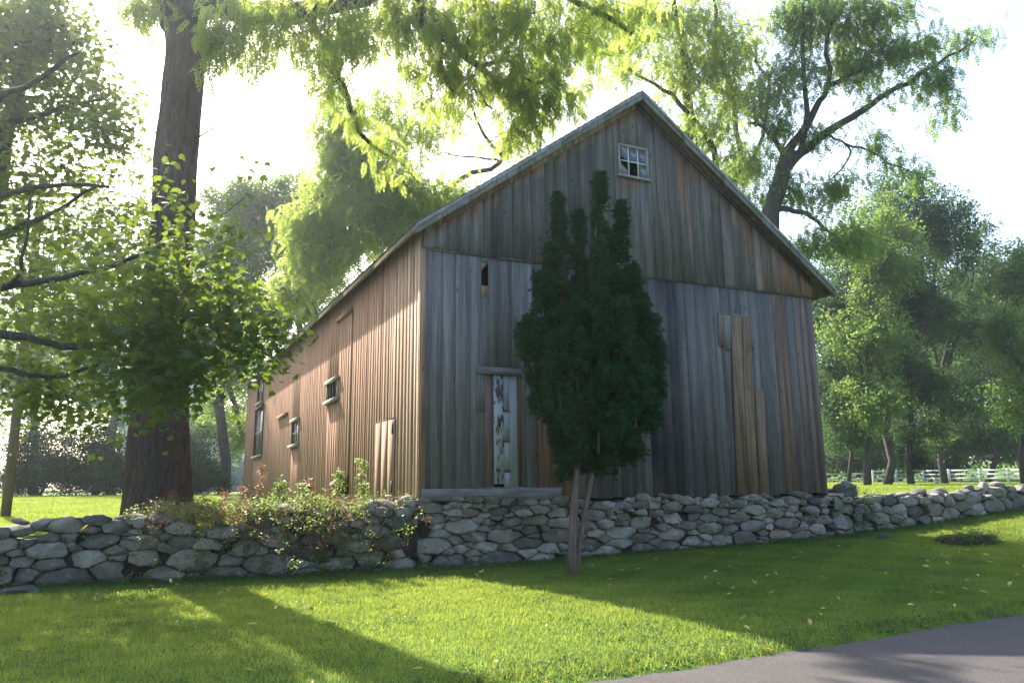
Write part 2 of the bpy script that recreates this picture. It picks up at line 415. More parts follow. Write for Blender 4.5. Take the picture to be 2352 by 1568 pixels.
for key, (p0, p1) in dict(tanA=((1683, 724), (1700, 1135)), ).items(): pass
tdl, tdt = gpx(1674, 722); tdm, _ = gpx(1699, 726); tdr, _ = gpx(1717, 728)
xs = widths(0, WID)
for a, b in zip(xs[:-1], xs[1:]):
    m_ = (a + b) / 2
    blk = .12 if m_ < 2.6 else (.75 if m_ < 6.2 else .38)
    blk *= rnd.uniform(.4, 1.3); warm = rnd.uniform(0, .10) + (.3 if m_ > 9.4 else 0) * rnd.random()
    if m_ > 6.0: warm += rnd.uniform(0, .18)
    if m_ > 9.9: warm = .5; blk = .1
    if 9.3 < m_ < 9.6: warm = .6; blk = 0
    bot = 1.36 + rnd.uniform(-.02, .05)
    if m_ < 3.0: bot = 1.60
    gable_board(mb, a + rnd.choice([.001, .002, .003, .011]), b - .002, bot, HLEDGE + .1, -.022 - rnd.uniform(0, .012), (rnd.random(), warm, blk), cuts=[HOLE, SLOT, DOOR])
mb.build('lower_gable_siding', M['gable'], barn)
# ledge drip strip and sill board
mb = MB(); mb.bbox(-.01, WID + .01, -.05, -.03, HLEDGE - .03, HLEDGE + .02, (.3, .1, .5)); mb.build('ledger_strip', M['gable'], barn)
mb = MB(); mb.bbox(.0, 3.02, -.075, -.02, 1.37, 1.60, (.85, .35, .0)); mb.build('sill_board', M['level'], barn)
# brown boards right of the door
mb = MB(); q = [br0, (br0 * 2 + br1) / 3 + .03, (br0 + 2 * br1) / 3 + .05, br1 + .08]
for i in range(3): mb.bbox(q[i] + .004, q[i + 1] - .004, -.062 - .004 * i, -.038, 1.37, [3.55, 3.1, 2.7][i], (.35 + .2 * i, .95 - .2 * i, .12))
mb.build('brown_patch_board', M['gable'], barn)
# corner boards
mb = MB(); mb.bbox(-.05, .07, -.05, .0, 1.36, HLEDGE, (.9, .35, 0)); mb.bbox(-.05, -.022, .0, .10, 1.36, HEAVE - .02, (.95, .8, 0)); mb.build('corner_board', M['side'], barn)
# boarded door
dr_e = bpy.data.objects.new('boarded_door', None); COL.objects.link(dr_e); dr_e.parent = barn; dr_e.location = Vector(bw(dl, 0, 1.62)) - Vector(barn.location)
def gx(px, py): return gpx(px, py)[0]
mb = MB()
x = [gx(1108, 1000), gx(1133, 1000), gx(1156, 1000), gx(1169, 1000), gx(1187, 1000), gx(1197, 1000)]
mb.bbox(x[0], x[1] - .004, -.02, .0, 1.61, dt, (.75, .55, .1)); mb.bbox(x[4] + .004, dr - .002, -.02, 0, 1.61, dt, (.3, .9, .3)); mb.build('plank', M['gable'], dr_e)
mb = MB(); mb.bbox(x[1] + .002, x[2] - .006, -.035, -.012, 1.68, dt - .02, (.6, 0, .2)); mb.build('peeling_white_board', M['paint'], dr_e)
mb = MB(); zz = [1.61, 2.28, 2.36, 3.15, 3.22, 4.0, 4.06, dt]
zz = [1.61] + [gpx(1160, y)[1] for y in (1084, 1078, 1015, 1010, 946, 941)] + [dt - .02]
for i in (0, 2, 4, 6): mb.bbox(x[2] + .002, x[3] - .004, -.03, -.008, zz[i], zz[i + 1], (.8, 0, -.3))
mb.bbox(x[3] + .002, x[4] - .002, -.024, -.004, 1.61, dt, (.6, 0, -.1)); mb.build('pale_board', M['palepaint'], dr_e)
mb = MB()
for i in (1, 3, 5): mb = MB(); mb.bbox(x[2] - .01, x[3] + .01, -.036, -.014, zz[i], zz[i + 1], (.4, 1, 0)); mb.build('cross_slat', M['gable'], dr_e)
mb = MB(); a0, z0 = gpx(1091, 850); a1, _ = gpx(1196, 856); mb.bbox(a0, a1, -.085, -.03, z0 - .07, z0 + .07, (.95, .1, .0)); mb.build('door_header', M['level'], barn)
mb = MB(); a0, z0 = gpx(1092, 945); a1, _ = gpx(1109, 945); mb.bbox(a0, a1, -.06, -.036, z0, dt - .01, (1.0, .0, .0)); mb.build('batten', M['gable'], barn)
# hole patch: light chip under the hole
mb = MB(); mb.hexa([bw(hl, -.016, hb - .25), bw(hr, -.016, hb - .25), bw(hr, -.004, hb - .25), bw(hl, -.004, hb - .25), bw(hl, -.016, hb), bw(hr, -.016, hb), bw(hr, -.004, hb), bw(hl, -.004, hb)], (1, .8, 0))
P = [(hl, ht_ - .18), (hl, ht_ + .02), (hr, ht_ + .02)]
mb.add([bw(a, w_, z_) for w_ in (-.03, -.012) for a, z_ in P], [(0, 2, 1), (3, 4, 5), (0, 1, 4, 3), (1, 2, 5, 4), (2, 0, 3, 5)], (1, .9, 0))
mb.build('broken_board', M['tan'], barn)
mb = MB(); mb.bbox(hl - .001, hr + .001, -.040, -.034, hb - .24, hb - .003, (1.0, .75, 0)); mb.build('pale_chip', M['tan'], barn)
# tall patch on the right
mb = MB()
def quadboard(mb, tl, tr, bl_, br_, w, c):
    (a, za), (b, zb2), (c0, zc), (d0, zd) = gpx(*tl), gpx(*tr), gpx(*bl_), gpx(*br_)
    mb.hexa([bw(c0, w, zc), bw(d0, w, zd), bw(d0, w + .02, zd), bw(c0, w + .02, zc), bw(a, w, za), bw(b, w, zb2), bw(b, w + .02, zb2), bw(a, w + .02, za)], c)
quadboard(mb, (1675, 724), (1699, 727), (1690, 1135), (1714, 1135), -.06, (.75, .75, .25))
quadboard(mb, (1700.5, 727), (1718, 729), (1715, 1134), (1740, 1134), -.063, (.6, .85, .2))
quadboard(mb, (1731, 897), (1751, 898), (1742, 1134), (1762, 1134), -.06, (.7, .5, .0))
mb.build('bare_patch_board', M['tan'], barn)
mb = MB()
quadboard(mb, (1657, 722), (1674, 724), (1660, 802), (1676, 805), -.060, (1, .0, .0)); quadboard(mb, (1646, 720), (1656, 722), (1648, 795), (1658, 796), -.057, (1.2, .55, .0))
quadboard(mb, (1646, 718), (1719, 727), (1646, 721.5), (1719, 730.5), -.065, (1.1, .3, .0)); quadboard(mb, (1719, 729), (1724, 730), (1723, 800), (1728, 801), -.06, (1, .1, 0))
mb.build('grey_patch_board', M['gable'], barn)
# attic window
aw = bpy.data.objects.new('attic_window', None); COL.objects.link(aw); aw.parent = barn; aw.location = Vector(bw(wl, 0, wb)) - Vector(barn.location)
mb = MB(); e = .045
mb.bbox(wl - .03, wr + .03, -.085, -.03, wt - .005, wt + .05); mb.bbox(wl - .03, wl + e * .6, -.085, -.03, wb, wt - .005); mb.bbox(wr - e * .6, wr + .03, -.085, -.03, wb, wt - .005)
mb.build('frame', M['winwood'], aw)
mb = MB(); tt = [wl + (wr - wl) * k / 3 for k in (0, 1, 2, 3)]; zm = (wb + wt) / 2
for k_ in (1, 2): mb.bbox(tt[k_] - .013, tt[k_] + .013, -.07, -.04, wb, wt)
mb.bbox(wl, wr, -.066, -.044, zm - .013, zm + .013); mb.build('muntin', M['white'], aw)
mb = MB(); mb.hexa([bw(wl - .06, -.14, wb - .075), bw(wr + .06, -.14, wb - .075), bw(wr + .06, -.03, wb - .06), bw(wl - .06, -.03, wb - .06), bw(wl - .06, -.14, wb - .02), bw(wr + .06, -.14, wb - .02), bw(wr + .06, -.03, wb), bw(wl - .06, -.03, wb)]); mb.build('sill', M['winwood'], aw)
mb = MB()
def pane(i, j, poly):
    a, b = tt[i], tt[i + 1]; c0, d0 = (wb, zm) if j == 0 else (zm, wt)
    P = [(a + (b - a) * x_, c0 + (d0 - c0) * y_) for x_, y_ in poly]; n = len(P)
    V = [bw(p[0], w_, p[1]) for w_ in (-.057, -.053) for p in P]
    mb.add(V, [tuple(range(n)), tuple(range(2 * n - 1, n - 1, -1))] + [(k, (k + 1) % n, n + (k + 1) % n, n + k) for k in range(n)])
full = [(0, 0), (1, 0), (1, 1), (0, 1)]
pane(1, 1, full); pane(2, 1, full); pane(2, 0, full)
pane(0, 1, [(.25, .3), (.6, .15), (1, 0), (1, 1), (0, 1), (0, .9), (.2, .6)]); pane(0, 0, [(0, 0), (1, 0), (1, .25), (.75, .5), (.6, .6), (0, 1)])
mb.build('pane', M['glass'], aw)
# side wall boards: openings (w0,w1,z0,z1)
def sop(p0, p1):  # far-top px, near-bottom px
    w1, z1 = spx(*p0); w0, z0 = spx(*p1); return (min(w0, w1), max(w0, w1), min(z0, z1), max(z0, z1))
SO = dict(bar=sop((755, 884), (778, 914)), mid=sop((673, 970), (687, 1018)), fu=sop((596, 868), (605, 920)), fl=sop((589, 944), (603, 1043)), low1=sop((699, 1118), (716, 1150)), low2=sop((774, 1118), (801, 1146)))
SO['bar'] = (SO['bar'][0], SO['bar'][1], spx(778, 912)[1], spx(778, 872)[1])
SO['mid'] = (SO['mid'][0], SO['mid'][1], spx(687, 1018)[1], spx(687, 965)[1])
mb = MB(); xs = widths(0, LEN, .13, .26)
def side_box(mb, a, b, o0, o1, z0, z1, c): mb.bbox(o0, o1, a, b, z0, z1, c)
for a, b in zip(xs[:-1], xs[1:]):
    m_ = (a + b) / 2
    pale = max(0, 1 - m_ / 5.0) * .75 + rnd.uniform(-.1, .15) + (.2 if rnd.random() < .1 else 0); pale = max(0, pale)
    c = (rnd.random() * .8 + .1, pale, rnd.uniform(0, .12))
    z0 = 1.36 + rnd.uniform(-.04, .06)
    rects = [(a + .003, b - .003, z0, HEAVE + .0)]
    for o in SO.values(): rects = cut(rects, o)
    off = rnd.uniform(0, .003)
    for (p, q_, c0, d0) in rects:
        zmid = c0 + (d0 - c0) * .8
        side_box(mb, p, q_, -.022 - off, -off, c0, d0, c)
mb.build('side_siding', M['side'], barn)
# far + right walls
mb = MB(); mb.bbox(-.02, WID + .02, LEN, LEN + .03, .9, HEAVE, (.5, .3, .2)); mb.add([bw(0, LEN, HEAVE), bw(WID, LEN, HEAVE), bw(WID / 2, LEN, HPEAK), bw(0, LEN + .03, HEAVE), bw(WID, LEN + .03, HEAVE), bw(WID / 2, LEN + .03, HPEAK)], [(0, 1, 2), (5, 4, 3), (1, 4, 5, 2), (0, 2, 5, 3)], (.5, .3, .2))
mb.build('rear_siding', M['gable'], barn)
mb = MB(); xs = widths(0, LEN, .2, .35)
for a, b in zip(xs[:-1], xs[1:]): mb.bbox(WID, WID + .025, a + .002, b - .002, 1.2, HEAVE, (rnd.random(), .2, .3))
mb.build('right_siding', M['gable'], barn)
# side windows
def winpart(name, o, frame, bars=0, glass=True, hdr=.0):
    w0, w1, z0, z1 = o; e_ = bpy.data.objects.new(name, None); COL.objects.link(e_); e_.parent = barn; e_.location = Vector(bw(0, w0, z0)) - Vector(barn.location)
    mb = MB(); f = .05
    mb.bbox(-.06, -.0, w0 - f, w0 + .01, z0, z1); mb.bbox(-.06, -.0, w1 - .01, w1 + f, z0, z1); mb.build('frame', frame, e_)
    mb = MB(); mb.bbox(-.10, -.0, w0 - .13, w1 + .13, z1, z1 + .10); mb.build('header', frame, e_)
    mb = MB(); mb.bbox(-.13, -.0, w0 - .15, w1 + .15, z0 - .09, z0); mb.build('sill', M['sillwood'], e_)
    if bars:
        for i in range(bars): c_ = w0 + (w1 - w0) * (i + 1) / (bars + 1); mb = MB(); mb.bbox(-.03, .0, c_ - .025, c_ + .025, z0, z1); mb.build('bar', M['iron'], e_)
    if glass:
        mb = MB(); mb.bbox(.012, .018, w0, w1, z0, z1); mb.build('pane', M['darkglass'], e_)
        mb = MB(); mb.bbox(-.01, .01, w0, w1, (z0 + z1) / 2 - .02, (z0 + z1) / 2 + .02); mb.bbox(-.008, .008, (w0 + w1) / 2 - .015, (w0 + w1) / 2 + .015, z0, z1); mb.build('muntin', M['winwood'], e_)
winpart('barred_window', SO['bar'], M['sillwood'], 3, False)
winpart('small_window', SO['mid'], M['sillwood'])
winpart('upper_window', SO['fu'], M['iron']); winpart('lower_window', SO['fl'], M['iron'])
# headers and rails on the side
def side_beam(name, pa, pb, ht, proj, mat, drop=0):
    w1, z1 = spx(*pa); w0, z0 = spx(*pb); mb = MB(); mb.beam(bw(-.02 - proj / 2, w0, z0), bw(-.02 - proj / 2, w1, z1), proj, ht, (.6, .3, .1)); return mb.build(name, mat, barn)
side_beam('door_track', (778, 738), (813, 709), .10, .07, M['side']); side_beam('door_track', (711, 791), (732, 773), .10, .06, M['side'])
side_beam('door_header', (641, 960), (663, 950), .12, .08, M['side']); side_beam('opening_header', (696, 1112), (719, 1112), .10, .10, M['side'])
w1, z1 = spx(770, 1112); w0, z0 = spx(802, 1102)
mb = MB(); mb.tube([bw(-.08, w0, z0), bw(-.1, (w0 + w1) / 2, (z0 + z1) / 2 + .02), bw(-.08, w1, z1)], [.09, .08, .075], 10, (.4, .4, .2)); mb.build('log_lintel', M['side'], barn, True)
# seams of hay door and hatch
mb = MB()
for pa, pb in (((813, 712), (802, 1146)),): 
    w_, zt = spx(*pa); w2, zb3 = spx(*pb); mb.bbox(-.034, -.022, w_ - .01, w_ + .012, zb3, zt, (.1, 0, 1))
h0, hz0 = spx(867, 971); h1, _ = spx(911, 966); 
mb.bbox(-.036, -.024, h0 - .01, h0 + .008, 1.4, hz0, (.1, 0, 1)); mb.bbox(-.036, -.024, h1 - .008, h1 + .008, 1.4, hz0, (.1, 0, 1)); mb.bbox(-.036, -.024, h1, h0, hz0 - .01, hz0 + .01, (.1, 0, 1))
mb.build('door_seam', M['gable'], barn)
hm = MB(); n_ = 3; 
for i in range(3):
    a = h1 + (h0 - h1) * i / 3; b = h1 + (h0 - h1) * (i + 1) / 3; hm.bbox(-.040, -.030, a + .014, b - .008, 1.40, hz0 - .02, (.5 - .1 * i, .42, .05))
hatch = hm.build('hatch_door', M['side'], barn)
for zc in (gpx(968, 990)[1], gpx(968, 1122)[1]):
    mb = MB(); wq = h1 + .12; mb.bbox(-.066, -.046, wq - .03, wq + .03, spx(906, 983)[1] - .12 if zc > 2 else spx(906, 1117)[1] - .12, spx(906, 983)[1] + .12 if zc > 2 else spx(906, 1117)[1] + .12); mb.build('hinge', M['iron'], hatch)
w_, z_ = spx(563, 1053); mb = MB(); mb.bbox(-.12, -.022, w_ - .35, w_ + .0, z_ - .22, z_ + .22); mb.build('meter_box', M['white'], barn)
# roof
EO, EOR, FO = .24, .48, .35
def rt_(t): return HPEAK + .03 - ROOFS * abs(t - WID / 2)
def slab(mb, ta, tb, w0, w1, lo, hi, c=(.5, .3, .2)):
    mb.hexa([bw(ta, w0, rt_(ta) + lo), bw(tb, w0, rt_(tb) + lo), bw(tb, w1, rt_(tb) + lo), bw(ta, w1, rt_(ta) + lo), bw(ta, w0, rt_(ta) + hi), bw(tb, w0, rt_(tb) + hi), bw(tb, w1, rt_(tb) + hi), bw(ta, w1, rt_(ta) + hi)], c)
mid = WID / 2
mb = MB(); slab(mb, -EO, mid, -FO + .03, LEN + .3, 0, .10, (.5, .3, .1)); slab(mb, mid, WID + EOR, -FO + .03, LEN + .3, 0, .10, (.5, .3, .2)); mb.build('roof_deck', M['soffit'], barn)
mb = MB()
for sgn in (0, 1):
    ta, tb = (-EO - .04, mid) if sgn == 0 else (WID + EOR + .04, mid)
    nrow = 34
    for i in range(nrow):
        p = ta + (tb - ta) * i / nrow; q_ = ta + (tb - ta) * (i + 1) / nrow
        lo1, lo2 = .104, .104
        a, b = (p, q_) if p < q_ else (q_, p)
        A = [bw(p, -FO - .04, rt_(p) + .104), bw(q_, -FO - .04, rt_(q_) + .104), bw(q_, LEN + .34, rt_(q_) + .104), bw(p, LEN + .34, rt_(p) + .104),
             bw(p, -FO - .04, rt_(p) + .140), bw(q_, -FO - .04, rt_(q_) + .118), bw(q_, LEN + .34, rt_(q_) + .118), bw(p, LEN + .34, rt_(p) + .140)]
        mb.hexa(A, (rnd.random(), .3, .2))
mb.build('roof_shingles', M['roof'], barn)
mb = MB()
for (ta, tb) in ((-EO - .02, mid), (mid, WID + EOR + .02)):
    n = 5; 
    for i in range(n):
        p = ta + (tb - ta) * i / n; q_ = ta + (tb - ta) * (i + 1) / n; cc = rnd.random() * .5 + .4; wv = rnd.uniform(0, .006)
        slab(mb, p + .004, q_ - .004, -FO - .03 - wv, -FO + .028, -.10, .102, (cc, .05, .12))
        slab(mb, p + .004, q_ - .004, -FO - .055 - wv, -FO - .032, .01, .103, (cc + .1, .0, .05))
mb.build('rake_board', M['trim'], barn)
n = 9
for fx, fw, fz in ((-EO - .022, .5, -.04), (WID + EOR, .1, -.06)):
    mb = MB()
    for i in range(n):
        a = -FO + (LEN + .6) * i / n; b = -FO + (LEN + .6) * (i + 1) / n; zr_ = rt_(fx + (.022 if fx < 0 else 0)); mb.bbox(fx, fx + .022, a + .03, b - .003, zr_ + fz, zr_ + .10, (rnd.random(), fw, 0))
    mb.build('eave_fascia', M['soffit'], barn)
mb = MB()   # barge strip against siding on the gable
slab(mb, .02, mid - .01, -.10, -.064, -.20, -.005, (.9, .9, 0)); mb.build('frieze_board', M['tan'], barn)
mb = MB(); slab(mb, mid + .01, WID - .02, -.10, -.070, -.16, -.005, (.3, .1, .5)); mb.build('frieze_board', M['gable'], barn)
mb = MB(); mb.bbox(-.0, WID, .3, LEN - .1, 1.37, 1.42, (.5, .3, .6)); mb.build('barn_floor', M['dark'], barn)
# ------------------------------------------------------------------ stones
def clip(poly, n, c):
    out = []; L = len(poly)
    dd = [p[0] * n[0] + p[1] * n[1] - c for p in poly]
    for i in range(L):
        a, b = poly[i], poly[(i + 1) % L]; da, db = dd[i], dd[(i + 1) % L]
        if da <= 0: out.append(a)
        if (da < 0 < db) or (db < 0 < da):
            k = da / (da - db); out.append((a[0] + (b[0] - a[0]) * k, a[1] + (b[1] - a[1]) * k))
    return out
def stone_wall(mb, f, t0, t1, zb, zt, depth, cell=.30, asp=2.0, seed=1, warm=.12, front=-.12, closed=None, cornerlit=False):
    """stones laid in a (t,z) strip; f(t,w,z) -> world; zb,zt functions of t; polygons of a power diagram"""
    rg = random.Random(seed); S_ = []
    # dart throwing with variable radii; work in (t/asp, z)
    T0, T1 = t0 / asp, t1 / asp; tries = 0; area = 0
    zmin = min(zb(t0), zb(t1), zb((t0 + t1) / 2)) - .15; zmax = max(zt(t) for t in np.linspace(t0, t1, 30)) + .5
    for rmul, cnt in ((1.0, 3000), (.72, 5000), (.5, 8000), (.36, 9000)):
        for _ in range(cnt):
            x = rg.uniform(T0 - .3, T1 + .3); z = rg.uniform(zmin, zmax); u = (z - zb(x * asp)) / max(.3, zt(x * asp) - zb(x * asp))
            r = cell * .5 * rmul * (1.35 - .65 * min(1, max(0, u))) * rg.uniform(.8, 1.15)
            if rmul == 1.0 and rg.random() < .55: continue
            ok = True
            for (a, b, q) in S_:
                if (a - x) ** 2 + (b - z) ** 2 < ((q + r) * .93) ** 2: ok = False; break
            if ok: S_.append((x, z, r))
    A = np.array(S_)
    for i, (x, z, r) in enumerate(S_):
        X = x * asp
        if X < t0 or X > t1 or z < zb(X) - .12 or z + r * .55 > zt(X) + rg.uniform(-.03, .06): continue
        poly = [(x - .6, z - .45), (x + .6, z - .45), (x + .6, z + .45), (x - .6, z + .45)]
        d2 = (A[:, 0] - x) ** 2 + (A[:, 1] - z) ** 2; near = np.argsort(d2)[1:22]
        for j in near:
            xj, zj, rj = S_[j]; nx_, nz_ = xj - x, zj - z; D = math.hypot(nx_, nz_)
            if D > 1.3: continue
            k = (D * D + r * r - rj * rj) / (2 * D) ; k = max(k, r * .4)
            nn = (nx_ / D, nz_ / D); poly = clip(poly, nn, nn[0] * x + nn[1] * z + k)
            if len(poly) < 3: break
        if len(poly) < 3: continue
        one_stone(mb, f, [(max(t0, min(t1, p[0] * asp)), p[1]) for p in poly], rg, depth, front, warm)
def one_stone(mb, f, P, rg, depth, front, warm, kmin=.04, kmax=.17):
        cx = sum(p[0] for p in P) / len(P); cz = sum(p[1] for p in P) / len(P)
        Q = []
        for a in range(len(P)):
            p, q = P[a], P[(a + 1) % len(P)]; L = math.hypot(p[0] - q[0], p[1] - q[1]); k1 = min(.4, rg.uniform(kmin, kmax)); k2 = min(.4, rg.uniform(kmin, kmax)); ns = max(1, int(L / .07))
            for u in [k1 + (1 - k1 - k2) * j / ns for j in range(ns + 1)]: Q.append((p[0] * (1 - u) + q[0] * u, p[1] * (1 - u) + q[1] * u))
        Q = [(q[0] + rg.gauss(0, .008), q[1] + rg.gauss(0, .007)) for q in Q]; m = len(Q)
        sz = math.sqrt(max(.002, abs(sum(Q[a][0] * Q[(a + 1) % m][1] - Q[(a + 1) % m][0] * Q[a][1] for a in range(m))) / 2))
        pr = rg.uniform(-.07, .05); tx, tz = rg.uniform(-.25, .25), rg.uniform(-.15, .35)
        bul = rg.uniform(.10, .26) * min(sz, .4)
        # facets: the face is the lower envelope of a few tilted planes
        pls = [(rg.uniform(-.9, .9), rg.uniform(-.9, 1.0), rg.uniform(-.02, .26) * sz) for _ in range(5)]
        rings = [(depth, .86, 0), (depth - .03, .97, 0), (.08, .985, 0), (bul * .6, .978, .5), (bul * .18, .945, 1), (bul * .04, .82, 1), (0.0, .45, 1)]
        V = []; F = []
        def face(dx, dz): return max(0.0, max(a_ * dx + b_ * dz - c_ for a_, b_, c_ in pls)) * .9
        for wi, sc, jf in rings:
            for (qx, qz) in Q:
                dx, dz = (qx - cx) * sc, (qz - cz) * sc
                e = face(dx, dz) if jf else 0
                V.append(f(cx + dx + .004 * jf * rg.gauss(0, 1), front + pr + wi + min(e, .10) + .007 * jf * rg.gauss(0, 1) + (tx * dx + tz * dz) * (wi < .3), cz + dz + .003 * jf * rg.gauss(0, 1)))
        V.append(f(cx, front + pr - .002 + face(0, 0), cz)); V.append(f(cx, front + pr + depth + .02, cz))
        nr = len(rings)
        for a in range(nr - 1):
            for b in range(m): F.append((a * m + b, (a + 1) * m + b, (a + 1) * m + (b + 1) % m, a * m + (b + 1) % m))
        for b in range(m): F.append(((nr - 1) * m + b, nr * m, (nr - 1) * m + (b + 1) % m)); F.append((b, (b + 1) % m, nr * m + 1))
        g0 = rg.random() ** 1.3
        mb.add(V, F, (g0, rg.random() if rg.random() < warm * 2 else rg.random() * .25, rg.random()))
def rock(mb, c, sx, sy, sz, tilt, yaw, rg):
    bm = bmesh.new(); bmesh.ops.create_icosphere(bm, subdivisions=3, radius=1)
    pls = [(Vector((rg.gauss(0, 1), rg.gauss(0, 1), rg.gauss(0, 1))).normalized(), rg.uniform(.62, .9)) for _ in range(10)]
    Rm = Matrix.Rotation(yaw, 3, 'Z') @ Matrix.Rotation(tilt, 3, 'Y') @ Matrix.Rotation(rg.uniform(-.25, .25), 3, 'X'); V = []
    for v in bm.verts:
        for n_, d_ in pls:
            k = v.co.dot(n_)
            if k > d_: v.co -= n_ * (k - d_) * .92
        p = Rm @ Vector((v.co.x * sx, v.co.y * sy, v.co.z * sz)); V.append((p.x + c[0] + rg.gauss(0, .003), p.y + c[1] + rg.gauss(0, .003), p.z + c[2] + rg.gauss(0, .003)))
    mb.add(V, [tuple(x.index for x in f.verts) for f in bm.faces], (rg.random(), rg.random() * .3, rg.random())); bm.free()
def caps(mb, t0, t1, zt, seed, step=.42, big=1.0):
    rg = random.Random(seed); t = t0
    while t < t1:
        sx = rg.uniform(.14, .34) * big; t += sx * rg.uniform(.9, 1.4); sz = sx * rg.uniform(.28, .55)
        if rg.random() < .78: rock(mb, bw(t, rg.uniform(.0, .3), zt(t) + rg.uniform(-.05, .05)), sx, rg.uniform(.14, .26), sz, rg.gauss(0, .22), AZ + rg.gauss(0, .3), rg)
        if rg.random() < .3: rock(mb, bw(t + .1, rg.uniform(.0, .2), zt(t) + sz * .9 + .02), sx * .5, .12, sz * .6, rg.gauss(0, .4), AZ + rg.gauss(0, .3), rg)
        t += sx * .6
mb = MB()
stone_wall(mb, bw, -.06, WID + .02, lambda t: base(t) - .06, lambda t: 1.40, .45, .235, 2.7, 11, .1)
fo = mb.build('stone_foundation', M['stone'], barn)
mb = MB()  # side foundation
stone_wall(mb, lambda t, w, z: bw(w + .06, t, z), .05, 12, lambda t: .85, lambda t: 1.35, .35, .3, 2.0, 21, .1, -.1); mb.build('side_foundation', M['stone'], barn)
mb = MB(); mb.bbox(.05, WID - .05, .02, .34, -.1, 1.33); mb.bbox(.05, .3, .2, LEN, .3, 1.33); mb.bbox(WID - .3, WID, .35, LEN, .3, 1.33); mb.bbox(.2, WID - .2, LEN - .3, LEN, .3, 1.33); mb.build('foundation_core', M['soil'], barn)
def zt_left(t): return float(np.interp(t, [-30, -7, -6, -4.5, -3, -1.6, -.9, 0], [1.12, 1.12, 1.14, 1.16, 1.16, 1.18, 1.30, 1.36]) + .05 * math.sin(t * 2.1) + .03 * math.sin(t * 5.3))
lw = thing('stone_wall', 'dry stone wall of grey fieldstones left of the barn beneath the big tree trunk', 'stone wall', tuple(bw(-4, .1, .1)))
mb = MB(); stone_wall(mb, bw, -13, -.08, lambda t: base(t) - .08, zt_left, .62, .285, 2.3, 31, .1, -.10); caps(mb, -12, -.3, lambda t: zt_left(t) + .0, 5); mb.build('fieldstones', M['stone'], lw)
mb = MB()
for i in range(26): a = -13 + i * .5; mb.bbox(a, a + .497, .03, .40, -.1, min(zt_left(a), zt_left(a + .5)) - .22)
mb.build('wall_core', M['soil'], lw)
def zt_right(t): return float(np.interp(t, [10.5, 11.2, 12, 14, 16, 18.3, 22, 40], [1.48, 1.44, 1.26, 1.27, 1.36, 1.44, 1.55, 2.0]) + .06 * math.sin(t * 1.9) + .03 * math.sin(t * 5.1))
rw = thing('stone_wall', 'dry stone wall of pale rounded fieldstones running right from the barn corner', 'stone wall', tuple(bw(14, .1, .5)))
mb = MB(); stone_wall(mb, bw, WID + .06, 24, lambda t: base(t) - .08, zt_right, .65, .34, 2.0, 41, .1, -.12); caps(mb, WID + .2, 23, lambda t: zt_right(t) - .02, 6, big=1.1); mb.build('fieldstones', M['stone'], rw)
mb = MB()
for i in range(27): a = WID + .1 + i * .5; mb.bbox(a, a + .497, .03, .40, -.1, min(zt_right(a), zt_right(a + .5)) - .25)
mb.build('wall_core', M['soil'], rw)
#=FOLIAGE
# ------------------------------------------------------------------ foliage tools
def rotmats(yaw, pitch, roll):
    cy, sy = np.cos(yaw), np.sin(yaw); cp, sp = np.cos(pitch), np.sin(pitch); c, s_ = np.cos(roll), np.sin(roll)
    z = np.zeros_like(yaw); o = z + 1
    Rz = np.stack([np.stack([cy, -sy, z], -1), np.stack([sy, cy, z], -1), np.stack([z, z, o], -1)], 1)
    Ry = np.stack([np.stack([cp, z, -sp], -1), np.stack([z, o, z], -1), np.stack([sp, z, cp], -1)], 1)   # +pitch raises x axis
    Rx = np.stack([np.stack([o, z, z], -1), np.stack([z, c, -s_], -1), np.stack([z, s_, c], -1)], 1)
    return Rz @ Ry @ Rx
def inst(TV, TF, pos, rot, scale, tint):
    n, k = len(pos), len(TV)
    V = np.einsum('nij,kj->nki', rot, TV) * scale[:, None, None] + pos[:, None, :]
    F = (TF[None] + (np.arange(n) * k)[:, None, None]).reshape(-1, TF.shape[1])
    C = np.zeros((n, k, 3), np.float32); C[:, :, 0] = tint[:, None]
    return V.reshape(-1, 3), F, C.reshape(-1, 3)
def join(parts):
    V, F, C, o = [], [], [], 0
    for v, f, c in parts: V.append(v); F.append(f + o); C.append(c); o += len(v)
    return np.concatenate(V), np.concatenate(F), np.concatenate(C)
def walnut_leaf(n=7, seed=0, wide=1.0):
    r = np.random.default_rng(seed); V = []; F = []
    for i in range(n * 2 + 1):
        last = i == 2 * n; side = 0 if last else (1 if i % 2 else -1); x = .12 + .80 * (i // 2) / n if not last else .95
        zc = -.30 * x * x; L = .30 * (1 - .6 * (abs(x - .5)) ** 1.5) * r.uniform(.85, 1.15); a = 1.05 - .35 * x + r.uniform(-.15, .15)
        d = np.array([math.cos(a), side * math.sin(a), -.25 - .2 * r.random()]) if side else np.array([1, 0, -.5])
        d /= np.linalg.norm(d); q = np.cross(d, [0, 0, 1.]); q /= np.linalg.norm(q); w_ = .045 * wide
        b = np.array([x, 0, zc]); k = len(V)
        V += [b, b + d * L * .4 + q * w_ * r.uniform(.8, 1.2) + [0, 0, r.uniform(-.01, .02)], b + d * L, b + d * L * .4 - q * w_]; F.append((k, k + 1, k + 2, k + 3))
    k = len(V); V += [np.array([0, .004, 0]), np.array([0, -.004, 0]), np.array([.95, -.003, -.27]), np.array([.95, .003, -.27])]; F.append((k, k + 1, k + 2, k + 3))
    return np.array(V), np.array(F)
